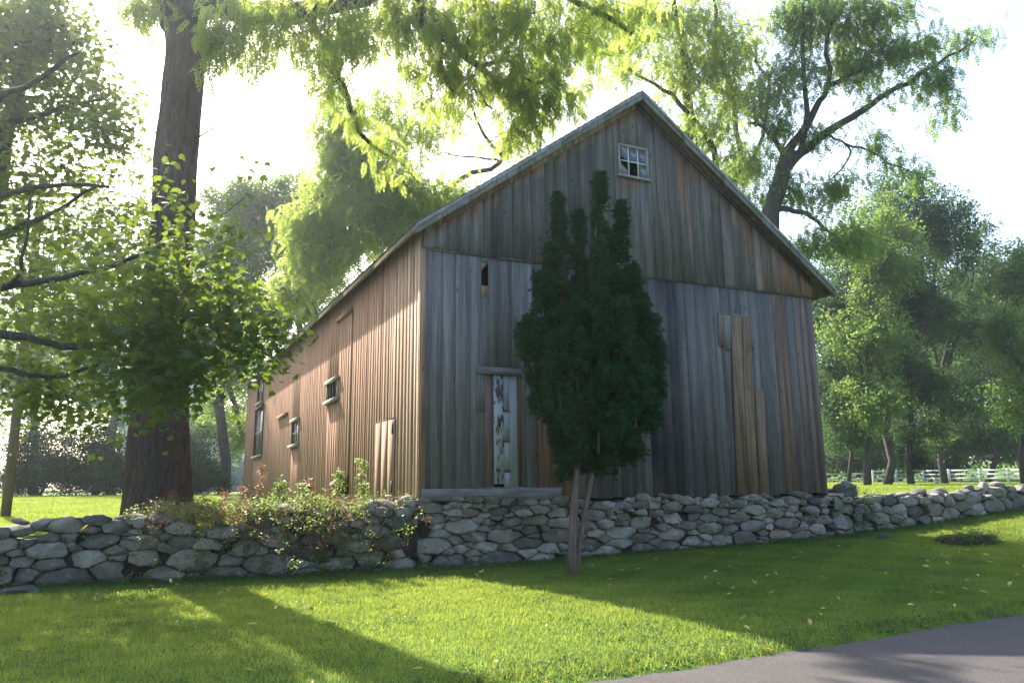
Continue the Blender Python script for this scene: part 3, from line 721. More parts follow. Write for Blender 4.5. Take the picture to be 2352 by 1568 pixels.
def spray_leaf(n=7, seed=0, R_=.5, L=.34, w_=.10):
    r = np.random.default_rng(seed); V = []; F = []
    for i in range(n):
        a = 2 * math.pi * i / n + r.uniform(-.5, .5); rad = R_ * r.uniform(.1, .8); b = np.array([math.cos(a) * rad, math.sin(a) * rad, r.uniform(-.22, .22)])
        a2 = a + r.uniform(-.8, .8); d = np.array([math.cos(a2), math.sin(a2), r.uniform(-.9, .15)]); d /= np.linalg.norm(d); q = np.cross(d, r.normal(size=3)); q /= np.linalg.norm(q)
        l = L * r.uniform(.6, 1.2); k = len(V)
        V += [b, b + d * l * .45 + q * w_ * r.uniform(.7, 1.2), b + d * l, b + d * l * .45 - q * w_ * r.uniform(.7, 1.2)]; F.append((k, k + 1, k + 2, k + 3))
    return np.array(V), np.array(F)
def maple_leaf():
    P = [(0, 0), (.14, -.20), (.02, -.38), (.30, -.34), (.34, -.56), (.50, -.38), (.60, -.42), (.58, -.20), (.80, -.18), (1.0, 0), (.80, .18), (.58, .20), (.60, .42), (.50, .38), (.34, .56), (.30, .34), (.02, .38), (.14, .20)]
    V = [(p[0], p[1], -.12 * abs(p[1]) - .10 * p[0] ** 2) for p in P] + [(.36, 0, .02)]; n = len(P)
    return np.array(V), np.array([(i, (i + 1) % n, n) for i in range(n)])
def blob_points(blobs, gap=95, cutv=-.35):
    out = []
    for (px, py, Y, rx, ry, rY, n) in blobs:
        c = at(px, py, Y); kx = Y / FPX
        d = rng.standard_normal((n, 3)); d /= np.linalg.norm(d, axis=1)[:, None]; u = rng.random(n) ** (1 / 2.1)
        p = c + d * u[:, None] * np.array([rx * kx, rY, ry * kx]); s_ = FPX / (gap * Y); q = p * s_ * 2 * math.pi
        f_ = np.sin(q[:, 0] + 1.3 * np.sin(q[:, 2] * .7)) + np.sin(q[:, 2] * 1.15 + 1.1 * np.sin(q[:, 0] * .6 + 2)) + .6 * np.sin(q[:, 1] * .8 + q[:, 0] * .5) + .5 * np.sin((q[:, 0] - q[:, 2]) * 1.9)
        out.append(p[f_ > cutv])
    return np.concatenate(out)
def branch(mb, pts, r0, r1, k=7, wig=.03, rough=.12, sub=3):
    """smooth wiggly limb through points; returns its node positions"""
    pts = [np.array(p, float) for p in pts]; out = []
    for i in range(len(pts) - 1):
        a = pts[max(i - 1, 0)]; b = pts[i]; c = pts[i + 1]; d = pts[min(i + 2, len(pts) - 1)]
        for j in range(sub):
            u = j / sub; p = .5 * ((2 * b) + (-a + c) * u + (2 * a - 5 * b + 4 * c - d) * u * u + (-a + 3 * b - 3 * c + d) * u ** 3)
            L = np.linalg.norm(c - b); out.append(p + (rng.standard_normal(3) * wig * L if (i or j) else 0))
    out.append(pts[-1]); n = len(out)
    mb.tube(out, [r0 + (r1 - r0) * (i / (n - 1)) ** .8 for i in range(n)], k, rough=rough)
    return out
def twigs(mb, nodes, P, r=.02, k=3, maxn=None):
    nodes = np.array(nodes); order = np.argsort([np.min(np.sum((nodes - p) ** 2, 1)) for p in P]); N = list(nodes)
    A = np.zeros((len(nodes) + len(P), 3)); A[:len(nodes)] = nodes; m = len(nodes)
    for cnt, i in enumerate(order):
        p = P[i]; d = np.sum((A[:m] - p) ** 2, 1); j = int(np.argmin(d)); q = A[j]
        if maxn is None or cnt < maxn:
            mid_ = (p + q) / 2 + rng.standard_normal(3) * math.sqrt(d[j]) * .12 + np.array([0, 0, .06 * math.sqrt(d[j])])
            L = math.sqrt(d[j]); rr_ = min(r * 2.2, r * (.5 + L * .6)); mb.tube([q, mid_, p], [rr_, rr_ * .7, rr_ * .35], k)
        A[m] = p; m += 1
def leaves(P, kind, per, size, spread, seed=0, droop=(-1.2, -.1), flat=.5, tilt=0):
    r = np.random.default_rng(seed + 99); parts = []
    if kind == 'walnut': T_ = [walnut_leaf(7, s) for s in range(3)]
    elif kind == 'walnutfar': T_ = [walnut_leaf(4, s, 2.0) for s in range(3)]
    elif kind == 'maple': T_ = [maple_leaf()]
    elif kind == 'ivy': T_ = [spray_leaf(5, s, .5, .4, .15) for s in range(3)]
    else: T_ = [spray_leaf(7, s) for s in range(4)]
    ct = r.random(len(P))
    for t_i, (TV, TF) in enumerate(T_):
        idx = np.repeat(np.arange(len(P)), per); idx = idx[r.integers(0, len(T_), len(idx)) == t_i]; n = len(idx)
        if n == 0: continue
        pos = P[idx] + r.standard_normal((n, 3)) * spread
        rot = rotmats(r.uniform(0, 2 * math.pi, n), r.uniform(droop[0], droop[1], n), r.normal(0, flat, n))
        parts.append(inst(TV, TF, pos, rot, size * r.uniform(.7, 1.25, n), np.clip(ct[idx] * .6 + r.random(n) * .4, 0, 1)))
    return join(parts)
def tree(name, label, cat, limbs, blobs, kind, mat, per, size, spread, bark='bark2', group=None, twr=.02, seed=0, droop=(-1.2, -.1), flat=.5, fork=None, maxtw=None, tk=3, wig=.03):
    b0 = limbs[0][0][0]; t = thing(name, label, cat, tuple(float(v) for v in b0), group)
    mb = MB(); nodes = []
    for pts, r0, r1 in limbs: nodes += branch(mb, pts, r0, r1, 12 if r0 > .3 else 7, wig)
    P = blob_points(blobs, 60, .0) if kind == 'maple' else blob_points(blobs, 55, .05 if kind == 'spray' else -.2); P = P[P[:, 2] > ground(P[:, 0], P[:, 1]) + .25]
    nd = [p for p in nodes if p[2] > b0[2] + 1.2] or nodes
    twigs(mb, nd, P, twr, tk, maxtw)
    mb.build('trunk', M[bark], t, True)
    V, F, C = leaves(P, kind, per, size, spread, seed, droop, flat)
    link('crown', mesh_from('crown', V, F, C), M[mat], t)
    return t
def limb(pts, r0, r1, Y=None): return ([at(*p) if len(p) == 3 else at(p[0], p[1], Y) for p in pts], r0, r1)
def root(px, Y, dz=0):
    p = at(px, 1100, Y); return np.array([p[0], p[1], gz(p[0], p[1]) - .1 + dz])
def ground_at(px, py, lo=6.9, hi=120):
    d = ray(px, py); Y = lo; prev = lo
    while Y < hi:
        p = CAM + d * Y
        if p[2] <= gz(p[0], p[1]): break
        prev = Y; Y += .03
    return CAM + d * Y
# ------------------------------------------------------------------ big walnut in front
tb = np.array([at(360, 1195, 15.6)[0], at(360, 1195, 15.6)[1], .85])
bt = thing('walnut_tree', 'huge walnut tree with thick ridged trunk rising behind the left stone wall', 'tree', tuple(tb))
mb = MB()
def trunk_mesh():
    prof = [(358, 1215, 77), (360, 1180, 73), (361, 1120, 69), (362, 1040, 65), (366, 960, 61), (374, 860, 57), (382, 740, 53), (388, 620, 50), (396, 533, 48), (405, 369, 49), (420, 205, 46), (427, 123, 45), (424, 60, 50), (418, 0, 62)]
    V = []; k = 56; F = []; rings = []
    for (px, py, hw) in prof: c = at(px, py, 15.6 + (1200 - py) / 1200 * .8); rings.append((c, hw * c[1] / FPX / 1.02))
    R2 = []
    for i in range(len(rings) - 1):
        n = max(2, int(np.linalg.norm(rings[i + 1][0] - rings[i][0]) / .12))
        for j in range(n): u = j / n; R2.append((rings[i][0] * (1 - u) + rings[i + 1][0] * u, rings[i][1] * (1 - u) + rings[i + 1][1] * u))
    R2.append(rings[-1]); ph = np.array([random.uniform(0, 6.3) for _ in range(k)])
    base_ = np.array([tb[0], tb[1], .5]); 
    R2 = [(np.array([R2[0][0][0], R2[0][0][1], .4]), R2[0][1] * 1.12)] + R2
    rg_ = np.random.default_rng(5); ridge = rg_.uniform(-1, 1, k)
    for i, (c, r) in enumerate(R2):
        if i % 5 == 0: tgt = rg_.uniform(-1, 1, k)
        ridge = ridge * .8 + tgt * .2
        fl = 1 + .10 * math.exp(-(c[2] - .8) / .5) 
        for j in range(k):
            a = 2 * math.pi * j / k; q = r * fl * (1 + .03 * math.sin(3 * a + c[2] * .4) + .05 * math.exp(-(c[2] - .8) / .7) * math.sin(5 * a + 1)) + .030 * ridge[j] + .016 * ((j % 2) * 2 - 1)
            V.append((c[0] + math.cos(a) * q, c[1] + math.sin(a) * q, c[2]))
    m = len(R2)
    for i in range(m - 1):
        for j in range(k): F.append((i * k + j, i * k + (j + 1) % k, (i + 1) * k + (j + 1) % k, (i + 1) * k + j))
    F.append(tuple((m - 1) * k + j for j in range(k)))
    return V, F
V, F = trunk_mesh(); mb.add(V, F); mb.build('trunk', M['bark'], bt, True)
mb = MB(); nodes = []
Y1 = 16.4
for L_ in [limb([(430, 20, Y1), (500, 12, 16.2), (580, 30, 15.8), (700, 22, 15.5), (830, -6, 15.2), (960, -60, 15.2)], .36, .16),
           limb([(405, 60, Y1), (380, 10, 16.4), (350, -60, 16.5), (300, -160, 16)], .34, .2),
           limb([(440, 10, Y1), (455, -80, 16.6), (480, -220, 17)], .42, .2),
           limb([(960, -60, 15.2), (960, 40, 16), (1012, 82, 16.4), (1065, 123, 16.7), (1125, 184, 17), (1180, 240, 17.2)], .16, .06),
           limb([(1012, 82, 16.4), (1010, 130, 16.5), (1018, 170, 16.5), (1040, 210, 16.6)], .06, .03),
           limb([(1065, 123, 16.7), (1100, 60, 16.5), (1150, 35, 16.5), (1230, 30, 16.6)], .09, .03),
           limb([(1108, 150, 16.9), (1160, 140, 17), (1200, 175, 17), (1260, 200, 17)], .06, .03),
           limb([(1100, 150, 17), (1080, 180, 17), (1030, 195, 17)], .05, .02), limb([(1085, 175, 17), (1095, 215, 17), (1130, 250, 17)], .04, .02),
           limb([(700, 22, 15.5), (740, 100, 15.8), (790, 200, 16.2), (815, 280, 16.5), (860, 335, 17), (930, 380, 17.5)], .12, .03),
           limb([(960, -60, 15.2), (1150, -60, 16), (1350, 20, 17), (1450, 80, 17.5)], .13, .05)]:
    nodes += branch(mb, *L_)
P = blob_points([(330, 10, 15.8, 85, 60, .9, 60), (480, 85, 14.9, 42, 75, .5, 50), (620, 45, 15.2, 150, 75, 1.2, 150), (570, 120, 15, 60, 60, .6, 30), (780, 80, 15.5, 120, 95, 1.2, 120), (740, 170, 15.5, 60, 60, .6, 26),
                 (900, 30, 16, 110, 70, 1.2, 90), (1000, 90, 16.3, 120, 100, 1.3, 130), (1150, 60, 16.7, 150, 90, 1.3, 150), (1130, 190, 16.8, 140, 90, 1.2, 150), (1230, 240, 17.2, 110, 80, 1.2, 110), (1000, 190, 16.8, 80, 80, 1, 50),
                 (1320, 60, 17.2, 150, 90, 1.3, 130), (1250, 140, 17, 120, 90, 1.2, 100), (1440, 40, 17.5, 110, 70, 1.2, 60), (820, 270, 16.6, 60, 70, .7, 22), (900, 360, 17.2, 90, 50, .8, 30), (1200, -50, 16.5, 250, 60, 1.6, 110),
                 (1180, 300, 17.4, 90, 50, .8, 40), (1000, 10, 15.8, 250, 40, 1, 90)])
nearf = at(520, 300, 15)
twigs(mb, nodes, P, .014, 3)
br1_ = [at(448, 322, 16), at(480, 300, 15.8), at(516, 280, 15.7), at(498, 256, 15.7), at(495, 240, 15.7)]; branch(mb, br1_, .022, .008, 5, .01)
mb.build('limbs', M['bark'], bt, True)
V, F, C = leaves(P, 'walnut', 5, .40, .16, 1, (-1.25, -.25), .35); link('crown', mesh_from('crown', V, F, C), M['walnut'], bt)
# ------------------------------------------------------------------ maple on the left
mp = np.array([-8.6, 9.0, 0.0]); mp[2] = gz(mp[0], mp[1]) - .1
MY = 9.0
tree('maple_tree', 'broad leaved maple reaching in from the left edge in front of the big trunk', 'tree',
     [([mp, mp + [0.1, 0, 1.6], mp + [.2, .1, 3.6], mp + [.5, 0, 6], mp + [.8, .1, 9]], .30, .12),
      ([mp + [.2, .1, 3.2], at(-150, 760, 9), at(0, 765, MY), at(90, 783, MY), at(170, 797, MY), at(300, 778, 9), at(420, 740, 8.9), at(540, 720, 8.8)], .075, .02),
      ([mp + [.2, .1, 3.6], at(-150, 700, 9.3), at(0, 662, 9.3), at(60, 650, 9.3), at(130, 640, 9.4), at(240, 610, 9.2), at(380, 560, 9)], .08, .02),
      ([mp + [.2, .1, 2.8], at(-200, 850, 9.3), at(0, 848, 9.2), at(60, 862, 9.2), at(150, 858, 9.3), at(260, 830, 9.5)], .055, .015),
      ([at(0, 662, 9.3), at(35, 640, 9.2), at(60, 560, 9.1), at(80, 430, 9)], .04, .012),
      ([mp + [.5, 0, 5.5], at(-100, 300, 9.2), at(60, 200, 9.2), at(180, 120, 9)], .08, .02), ([mp + [.4, 0, 4.6], at(-100, 480, 9), at(80, 430, 9), at(250, 430, 8.8)], .06, .02)],
     [(290, 600, 9.2, 120, 60, .8, 60), (60, 640, 10, 110, 50, .9, 50), (220, 720, 9.3, 140, 50, .7, 80), (470, 790, 8.7, 100, 40, .5, 50), (600, 770, 8.7, 70, 34, .4, 40), (400, 650, 9, 120, 50, .6, 70), (330, 770, 9, 120, 50, .6, 90), (60, 700, 9.1, 90, 50, .8, 30),
      (390, 720, 8.8, 130, 60, .7, 100), (500, 630, 8.7, 90, 50, .6, 34), (530, 710, 8.7, 100, 40, .6, 34), (610, 810, 8.7, 60, 22, .3, 24), (340, 850, 8.9, 120, 60, .6, 110), (440, 850, 8.8, 80, 50, .5, 50), (375, 930, 8.8, 60, 36, .4, 26), (300, 900, 9, 60, 40, .4, 24), (100, 900, 10.2, 120, 70, .6, 100), (200, 960, 10.2, 60, 35, .4, 18), (520, 560, 8.8, 90, 34, .4, 14), (400, 560, 8.8, 70, 60, .5, 30), (390, 440, 8.9, 60, 60, .4, 16), (40, 820, 10, 70, 50, .6, 24), (210, 850, 9.8, 110, 50, .6, 60), (540, 400, 8.8, 60, 24, .3, 6), (480, 480, 8.8, 80, 30, .4, 10)],
     'maple', 'maple', 9, .105, .17, 'bark2', None, .007, 2, (-.9, .15), .6)
mb2 = root(-170, 18)
tree('maple_tree', 'dense dark crown filling the upper left corner behind the stone wall', 'tree',
     [([mb2, mb2 + [.1, 0, 3], mb2 + [.5, 0, 7], mb2 + [1.0, .3, 11], mb2 + [1.5, 0, 15]], .36, .12), ([mb2 + [.3, 0, 4.5], at(-20, 560, 17.5), at(100, 500, 17), at(220, 430, 16.6)], .13, .03), ([mb2 + [.5, 0, 7], at(-20, 320, 17.5), at(100, 260, 17), at(230, 230, 16.6)], .13, .03), ([mb2 + [.8, 0, 9.5], at(0, 150, 17.5), at(120, 60, 17)], .12, .03), ([mb2 + [.2, 0, 3.6], at(0, 650, 17), at(120, 640, 16)], .10, .03)],
     [(20, 60, 17.5, 140, 130, 1.6, 420), (130, 100, 17.5, 110, 120, 1.5, 330), (190, 230, 17, 110, 70, 1.2, 130), (40, 260, 17.5, 130, 90, 1.5, 260), (250, 320, 16.6, 80, 50, 1, 70), (170, 400, 17.5, 160, 60, 1.3, 100), (40, 450, 17.5, 120, 70, 1.3, 110), (120, 540, 17.5, 170, 60, 1.2, 100), (290, 500, 16, 90, 50, .8, 50), (60, 640, 16.5, 130, 60, 1.1, 50), (190, 640, 16, 130, 60, 1.1, 60), (-130, 150, 18, 110, 240, 1.5, 200), (-110, 480, 18, 100, 160, 1.2, 110), (150, 740, 15, 120, 40, .8, 60), (280, 590, 14.5, 90, 50, .7, 30)],
     'maple', 'maple', 13, .145, .25, 'bark2', None, .010, 7, (-.9, .15), .6)
# ------------------------------------------------------------------ trees behind the barn
tree('walnut_tree', 'yellow green walnut tree with drooping fronds behind the left slope of the barn roof', 'tree',
     [limb([(1000, 1100, 40), (980, 800, 38), (960, 560, 36), (880, 380, 34)], .35, .10), limb([(960, 560, 36), (1040, 420, 35), (1150, 372, 34), (1118, 320, 34), (1098, 280, 33.5), (1050, 180, 33)], .16, .05), limb([(1150, 372, 34), (1100, 360, 34), (1020, 350, 34)], .07, .03), limb([(960, 560, 36), (860, 470, 34), (760, 360, 33)], .15, .04)],
     [(820, 340, 33, 80, 70, 2, 70), (860, 450, 33, 130, 90, 2.5, 190), (960, 330, 33, 80, 50, 2, 40), (790, 540, 33, 80, 80, 2, 90), (900, 540, 34, 120, 60, 2, 100), (980, 450, 34, 80, 70, 2, 60), (1060, 440, 34, 60, 30, 1, 24), (740, 600, 34, 70, 80, 2, 130), (780, 260, 32, 60, 60, 1.6, 50), (830, 400, 33, 110, 80, 2, 120), (740, 500, 33, 60, 90, 1.6, 90), (950, 500, 34, 110, 60, 2, 90), (770, 420, 33, 50, 90, 1.5, 40), (1020, 250, 33, 60, 40, 1.5, 16), (1180, 340, 34, 60, 30, 1, 12), (770, 310, 33, 60, 90, 1.6, 90), (900, 260, 33, 80, 50, 1.6, 60), (700, 540, 34, 60, 70, 2, 90), (1010, 480, 34, 60, 60, 2, 50), (660, 660, 35, 50, 60, 1.6, 60)],
     'walnutfar', 'walnut', 14, .46, .34, twr=.022, seed=3, maxtw=500)
tree('walnut_tree', 'tall walnut with twin dark stems behind the barn ridge', 'tree',
     [limb([(1640, 1100, 42), (1630, 700, 41), (1590, 300, 40), (1572, 190, 39.5), (1562, 80, 39), (1545, -40, 38)], .42, .12), limb([(1640, 560, 41), (1640, 345, 40), (1560, 236, 39), (1500, 190, 38.5), (1420, 150, 38)], .22, .05), limb([(1630, 700, 41), (1690, 420, 41), (1700, 300, 40), (1650, 120, 39), (1640, 0, 38)], .24, .08), limb([(1700, 420, 41), (1760, 250, 40), (1740, 90, 39)], .14, .05)],
     [(1560, 60, 38.5, 150, 90, 2.5, 200), (1430, 60, 38, 90, 90, 2, 90), (1650, 150, 39, 90, 110, 2.5, 130), (1430, 160, 38, 60, 50, 1.5, 24), (1560, 180, 39, 90, 60, 2, 60), (1620, 300, 40, 80, 60, 2, 80), (1690, 380, 40, 60, 60, 2, 60), (1330, 90, 38, 60, 60, 1.5, 30), (1730, 90, 38.5, 60, 70, 1.8, 40), (1350, 200, 38, 40, 40, 1, 12), (1500, 240, 39, 40, 30, 1, 10), (1700, 240, 40, 60, 60, 1.6, 30)],
     'walnutfar', 'walnut', 14, .48, .38, twr=.025, seed=4, maxtw=500)
tree('walnut_tree', 'spreading walnut with long bare limbs reaching right above the barn roof end', 'tree',
     [limb([(1765, 1100, 38), (1768, 700, 37), (1774, 484, 36), (1798, 390, 36), (1812, 345, 36)], .50, .34), limb([(1812, 345, 36), (1850, 290, 35.5), (1872, 250, 35.5), (1905, 197, 35), (1901, 82, 34.5), (1930, 20, 34)], .24, .07), limb([(1798, 390, 36), (1839, 350, 36), (1901, 305, 35.5), (1962, 268, 35), (2020, 228, 34.5), (2085, 189, 34), (2150, 150, 34), (2230, 100, 33.5)], .30, .05),
      limb([(1806, 360, 36), (1773, 312, 35.5), (1750, 290, 35.5), (1724, 283, 35.5)], .15, .06), limb([(1905, 197, 35), (1960, 170, 34.5), (2000, 150, 34)], .13, .05), limb([(1774, 484, 36), (1810, 480, 36), (1850, 492, 35.5), (1890, 520, 35.5), (1930, 550, 35)], .18, .05),
      limb([(1901, 305, 35.5), (1950, 335, 35), (1945, 370, 35), (1905, 415, 35)], .06, .03), limb([(1940, 330, 35), (2000, 350, 34.5), (2070, 385, 34), (2120, 400, 34)], .06, .02), limb([(1839, 350, 36), (1850, 200, 35), (1846, 60, 34), (1850, 0, 34)], .16, .06)],
     [(1850, 40, 34.5, 100, 60, 2, 120), (1960, 60, 34.5, 90, 60, 2, 120), (1980, 140, 34.5, 90, 50, 2, 100), (2060, 30, 34, 50, 40, 1.2, 24), (2090, 110, 34, 70, 45, 1.5, 60), (2200, 95, 33.5, 55, 26, 1, 26), (2262, 80, 33.5, 26, 20, .6, 12), (2130, 180, 33.8, 60, 45, 1.2, 40), (2180, 240, 33.8, 36, 30, .8, 18), (2160, 280, 33.8, 22, 16, .5, 8), (1820, 180, 35, 90, 55, 2, 70), (1750, 220, 35, 60, 60, 1.8, 44), (1800, 280, 35.5, 60, 30, 1.4, 26), (1880, 300, 35.5, 50, 35, 1.4, 24), (1740, 360, 36, 60, 50, 1.8, 40), (1800, 440, 36.5, 70, 40, 1.6, 40), (1880, 450, 35.5, 60, 36, 1.4, 30),
      (2010, 330, 34.5, 36, 22, .8, 14), (2050, 370, 34.3, 40, 16, .7, 12), (2100, 395, 34, 34, 18, .7, 14), (1930, 420, 35, 50, 26, 1.2, 20), (1880, 550, 35.5, 70, 40, 1.6, 46), (1960, 560, 35, 60, 50, 1.5, 40), (2010, 220, 34.5, 60, 30, 1.2, 14), (1700, 470, 37, 50, 40, 1.5, 30)],
     'walnutfar', 'tree', 14, .44, .30, twr=.022, seed=5, maxtw=700)
# ------------------------------------------------------------------ wood on the right
fr = [
 (1947, 60, 'slender tree nearest the right end of the barn above the pale fence', [(1930, 700, 60, 80, 120, 3, 130), (1920, 900, 58, 70, 90, 3, 110), (1940, 1010, 58, 60, 40, 2, 30)], .16, 'darktree'),
 (1991, 57, 'leaning bare lit trunk second from the barn in the wood', [(2010, 560, 57, 100, 130, 3.5, 190), (1990, 760, 56, 90, 100, 3, 130), (2000, 930, 55, 70, 70, 2.5, 90)], .30, 'tree'),
 (2036, 60, 'dark trunked tree standing against the pale fence between two thinner trees', [(2060, 480, 62, 90, 90, 3, 120), (2060, 640, 61, 90, 110, 3, 130), (2050, 850, 60, 80, 90, 3, 100)], .34, 'darktree'),
 (2092, 60, 'tall multi stemmed tree above the dark shrub by the fence', [(2130, 520, 63, 100, 90, 3.5, 130), (2110, 700, 62, 90, 110, 3, 130), (2100, 880, 60, 80, 80, 3, 90), (2110, 1010, 60, 60, 40, 2, 40)], .30, 'darktree'),
 (2170, 64, 'spreading shade tree in the middle of the wood over the board fence', [(2200, 580, 66, 100, 80, 3.5, 120), (2190, 740, 65, 100, 100, 3.5, 140), (2180, 920, 64, 90, 80, 3, 110)], .30, 'darktree'),
 (2270, 82, 'round crowned tree behind the rising lawn right of the wood', [(2270, 680, 84, 80, 100, 4, 130), (2270, 850, 83, 90, 100, 4, 140), (2260, 980, 82, 70, 50, 3, 60)], .30, 'darktree'),
 (2352, 58, 'bright green tree at the right edge of the picture', [(2340, 640, 58, 60, 80, 3, 100), (2330, 800, 57, 60, 80, 3, 100), (2350, 930, 57, 60, 70, 3, 70), (2300, 750, 57, 30, 40, 1.5, 24)], .28, 'tree'),
]
for i, (px, Y, lab, bl, r, mt) in enumerate(fr):
    b = root(px, Y); c = at(bl[0][0], bl[0][1], bl[0][2]); mid_ = at(px + (8 if i == 1 else 3), 900, Y)
    mm = at(bl[1][0], bl[1][1], bl[1][2])
    tree('woodland_tree', lab, 'tree', [([b, mid_, mm, c], r, .06), ([mid_, at(px - 35, 760, Y - 1), at(px - 45, 640, Y - 1)], r * .5, .05), ([mid_ * .6 + mm * .4, at(px + 50, 720, Y + 1), at(px + 60, 600, Y + 1)], r * .5, .05)],
         bl, 'spray', mt, 24, .72, .42, twr=.035, seed=20 + i, group='trees of the wood beyond the fence', maxtw=160)
def mass(name, label, cat, blobs, mat, per, size, spread, seed, kind='spray', stuff=True):
    P = blob_points(blobs); P = P[P[:, 2] > ground(P[:, 0], P[:, 1]) - .1]
    V, F, C = leaves(P, kind, per, size, spread, seed); o = link(name, mesh_from(name, V, F, C), M[mat]); tag(o, label, cat, kind='stuff' if stuff else None); return o
mass('distant_wood', 'dense dark green far woodland behind the fence and fields', 'woods',
     [(1900 + 65 * i, 800 + 30 * math.sin(i * 1.7), 100, 60, 230, 5, 190) for i in range(9)] + [(1880 + 70 * i, 1040, 95, 60, 60, 3, 60) for i in range(5)] + [(2210 + 55 * i, 1010, 112, 50, 60, 3, 60) for i in range(4)], 'darktree', 9, 1.7, 1.1, 50)
mass('distant_wood', 'hazy pale green far woodland behind the white house at left', 'woods',
     [(-60 + 90 * i, 820 + 30 * math.sin(i * 2.1), 105, 80, 190, 5, 150) for i in range(8)], 'tree', 9, 1.8, 1.2, 51)
# ------------------------------------------------------------------ left background
lf = [
 (515, 44, 'dark straight tree between the hedge and the barn at left', [(560, 1000, 50, 50, 60, 2, 60), (470, 960, 50, 60, 50, 2, 50), (530, 620, 46, 80, 90, 2.5, 110), (590, 700, 46, 70, 60, 2, 70), (480, 760, 45, 70, 70, 2, 60), (540, 850, 45, 60, 60, 2, 46), (500, 930, 45, 40, 40, 1.5, 20)], .34, 'tree'),
 (668, 46, 'open branched tree seen just above the eave of the barn side', [(620, 490, 46, 120, 70, 3, 230), (520, 580, 46, 100, 90, 3, 210), (700, 480, 46, 80, 70, 3, 190), (640, 580, 46, 90, 80, 3, 120), (720, 640, 46, 60, 80, 2, 110), (560, 480, 46, 90, 60, 3, 130), (620, 740, 46, 70, 70, 2, 100), (480, 700, 47, 70, 70, 2, 100), (700, 720, 46, 50, 60, 2, 60)], .30, 'tree'),
 (256, 58, 'dark trunked tree in front of the left corner of the white house', [(230, 700, 60, 80, 100, 3, 90), (200, 860, 59, 70, 70, 3, 80), (160, 600, 60, 90, 90, 3, 80)], .34, 'darktree'),
 (80, 60, 'pale leafy tree behind the hedge at the far left', [(100, 560, 62, 140, 80, 4, 110), (230, 500, 62, 70, 90, 4, 60), (300, 640, 62, 80, 90, 4, 80), (70, 700, 62, 110, 110, 4, 100), (90, 880, 60, 90, 80, 3, 90), (0, 820, 60, 80, 100, 3, 60)], .34, 'tree'),
]
for i, (px, Y, lab, bl, r, mt) in enumerate(lf):
    b = root(px, Y); c = at(bl[0][0], bl[0][1], bl[0][2]); mid_ = at(px + 2, 860, Y)
    if i == 1: ls = [([b, at(672, 900, Y), at(690, 730, Y), at(700, 640, Y), at(712, 560, Y), at(730, 470, Y)], r, .06), ([at(696, 690, Y), at(670, 600, Y), at(640, 540, Y), at(600, 480, Y)], .16, .05), ([at(700, 640, Y), at(740, 580, Y)], .1, .05)]
    else: ls = [([b, mid_, (mid_ + c) / 2, c], r, .06), ([mid_, at(px - 40, 740, Y), at(px - 60, 640, Y)], r * .5, .05), ([mid_, at(px + 40, 760, Y), at(px + 60, 680, Y)], r * .5, .05)]
    tree('background_tree', lab, 'tree', ls, bl, 'spray', mt, 20, .58, .36, twr=.03, seed=40 + i, group='trees behind the left lawn', maxtw=150)
for i, (px, py, rx, ry, lab) in enumerate([(95, 1060, 85, 75, 'dark dense evergreen shrub left of the big trunk, nearest the utility pole'), (225, 1055, 75, 80, 'dark dense evergreen shrub touching the left side of the big trunk'), (440, 1065, 82, 72, 'dark dense evergreen shrub between the big trunk and the barn')]):
    c = at(px, py, 44); b = np.array([c[0], c[1], gz(c[0], c[1]) - .05]); t = thing('evergreen_shrub', lab, 'shrub', tuple(b), 'evergreen shrubs along the back of the lawn')
    mb = MB(); nd = []
    for s_ in range(6): nd += branch(mb, [b, b + [rng.uniform(-.5, .5), rng.uniform(-.5, .5), .8], b + [rng.uniform(-1.6, 1.6), rng.uniform(-1, 1), rng.uniform(1.5, 3)]], .07, .02, 5)
    mb.build('stems', M['bark2'], t)
    P = blob_points([(px, py, 44, rx, ry, 1.8, 420), (px - rx * .5, py + ry * .4, 43.6, rx * .6, ry * .6, 1.2, 150), (px + rx * .5, py + ry * .4, 43.6, rx * .6, ry * .6, 1.2, 150)]); P = P[P[:, 2] > b[2] + .1]
    V, F, C = leaves(P, 'spray', 8, .42, .25, 60 + i); link('foliage', mesh_from('foliage', V, F, C), M['hedge'], t)
# ------------------------------------------------------------------ cedar in front of the barn
cb = ground_at(1313, 1318); CY = cb[1]
ced = thing('cedar_tree', 'dark columnar evergreen with two bare stems standing before the barn gable', 'tree', tuple(cb))
mb = MB()
def cp(px, py, dy=0): return at(px, py, CY + dy)
mb.tube([cb + [0, 0, -.1], cp(1314, 1270), cp(1317, 1200), cp(1322, 1130), cp(1326, 1060), cp(1332, 900, .1), cp(1350, 700, .1), cp(1370, 520)], [.115, .08, .074, .068, .062, .06, .045, .02], 9, rough=.2)
mb.tube([cb + [.06, .03, -.05], cp(1331, 1250, .05), cp(1345, 1170, .05), cp(1356, 1110, .05), cp(1368, 1060, .05), cp(1400, 900), cp(1440, 700)], [.06, .05, .045, .045, .04, .035, .02], 8, rough=.2)
pl = []   # plumes: base px, tip px, radius px
def plume(x0, y0, x1, y1, r, dy=0): pl.append((cp(x0, y0, dy), cp(x1, y1, dy), r * CY / FPX))
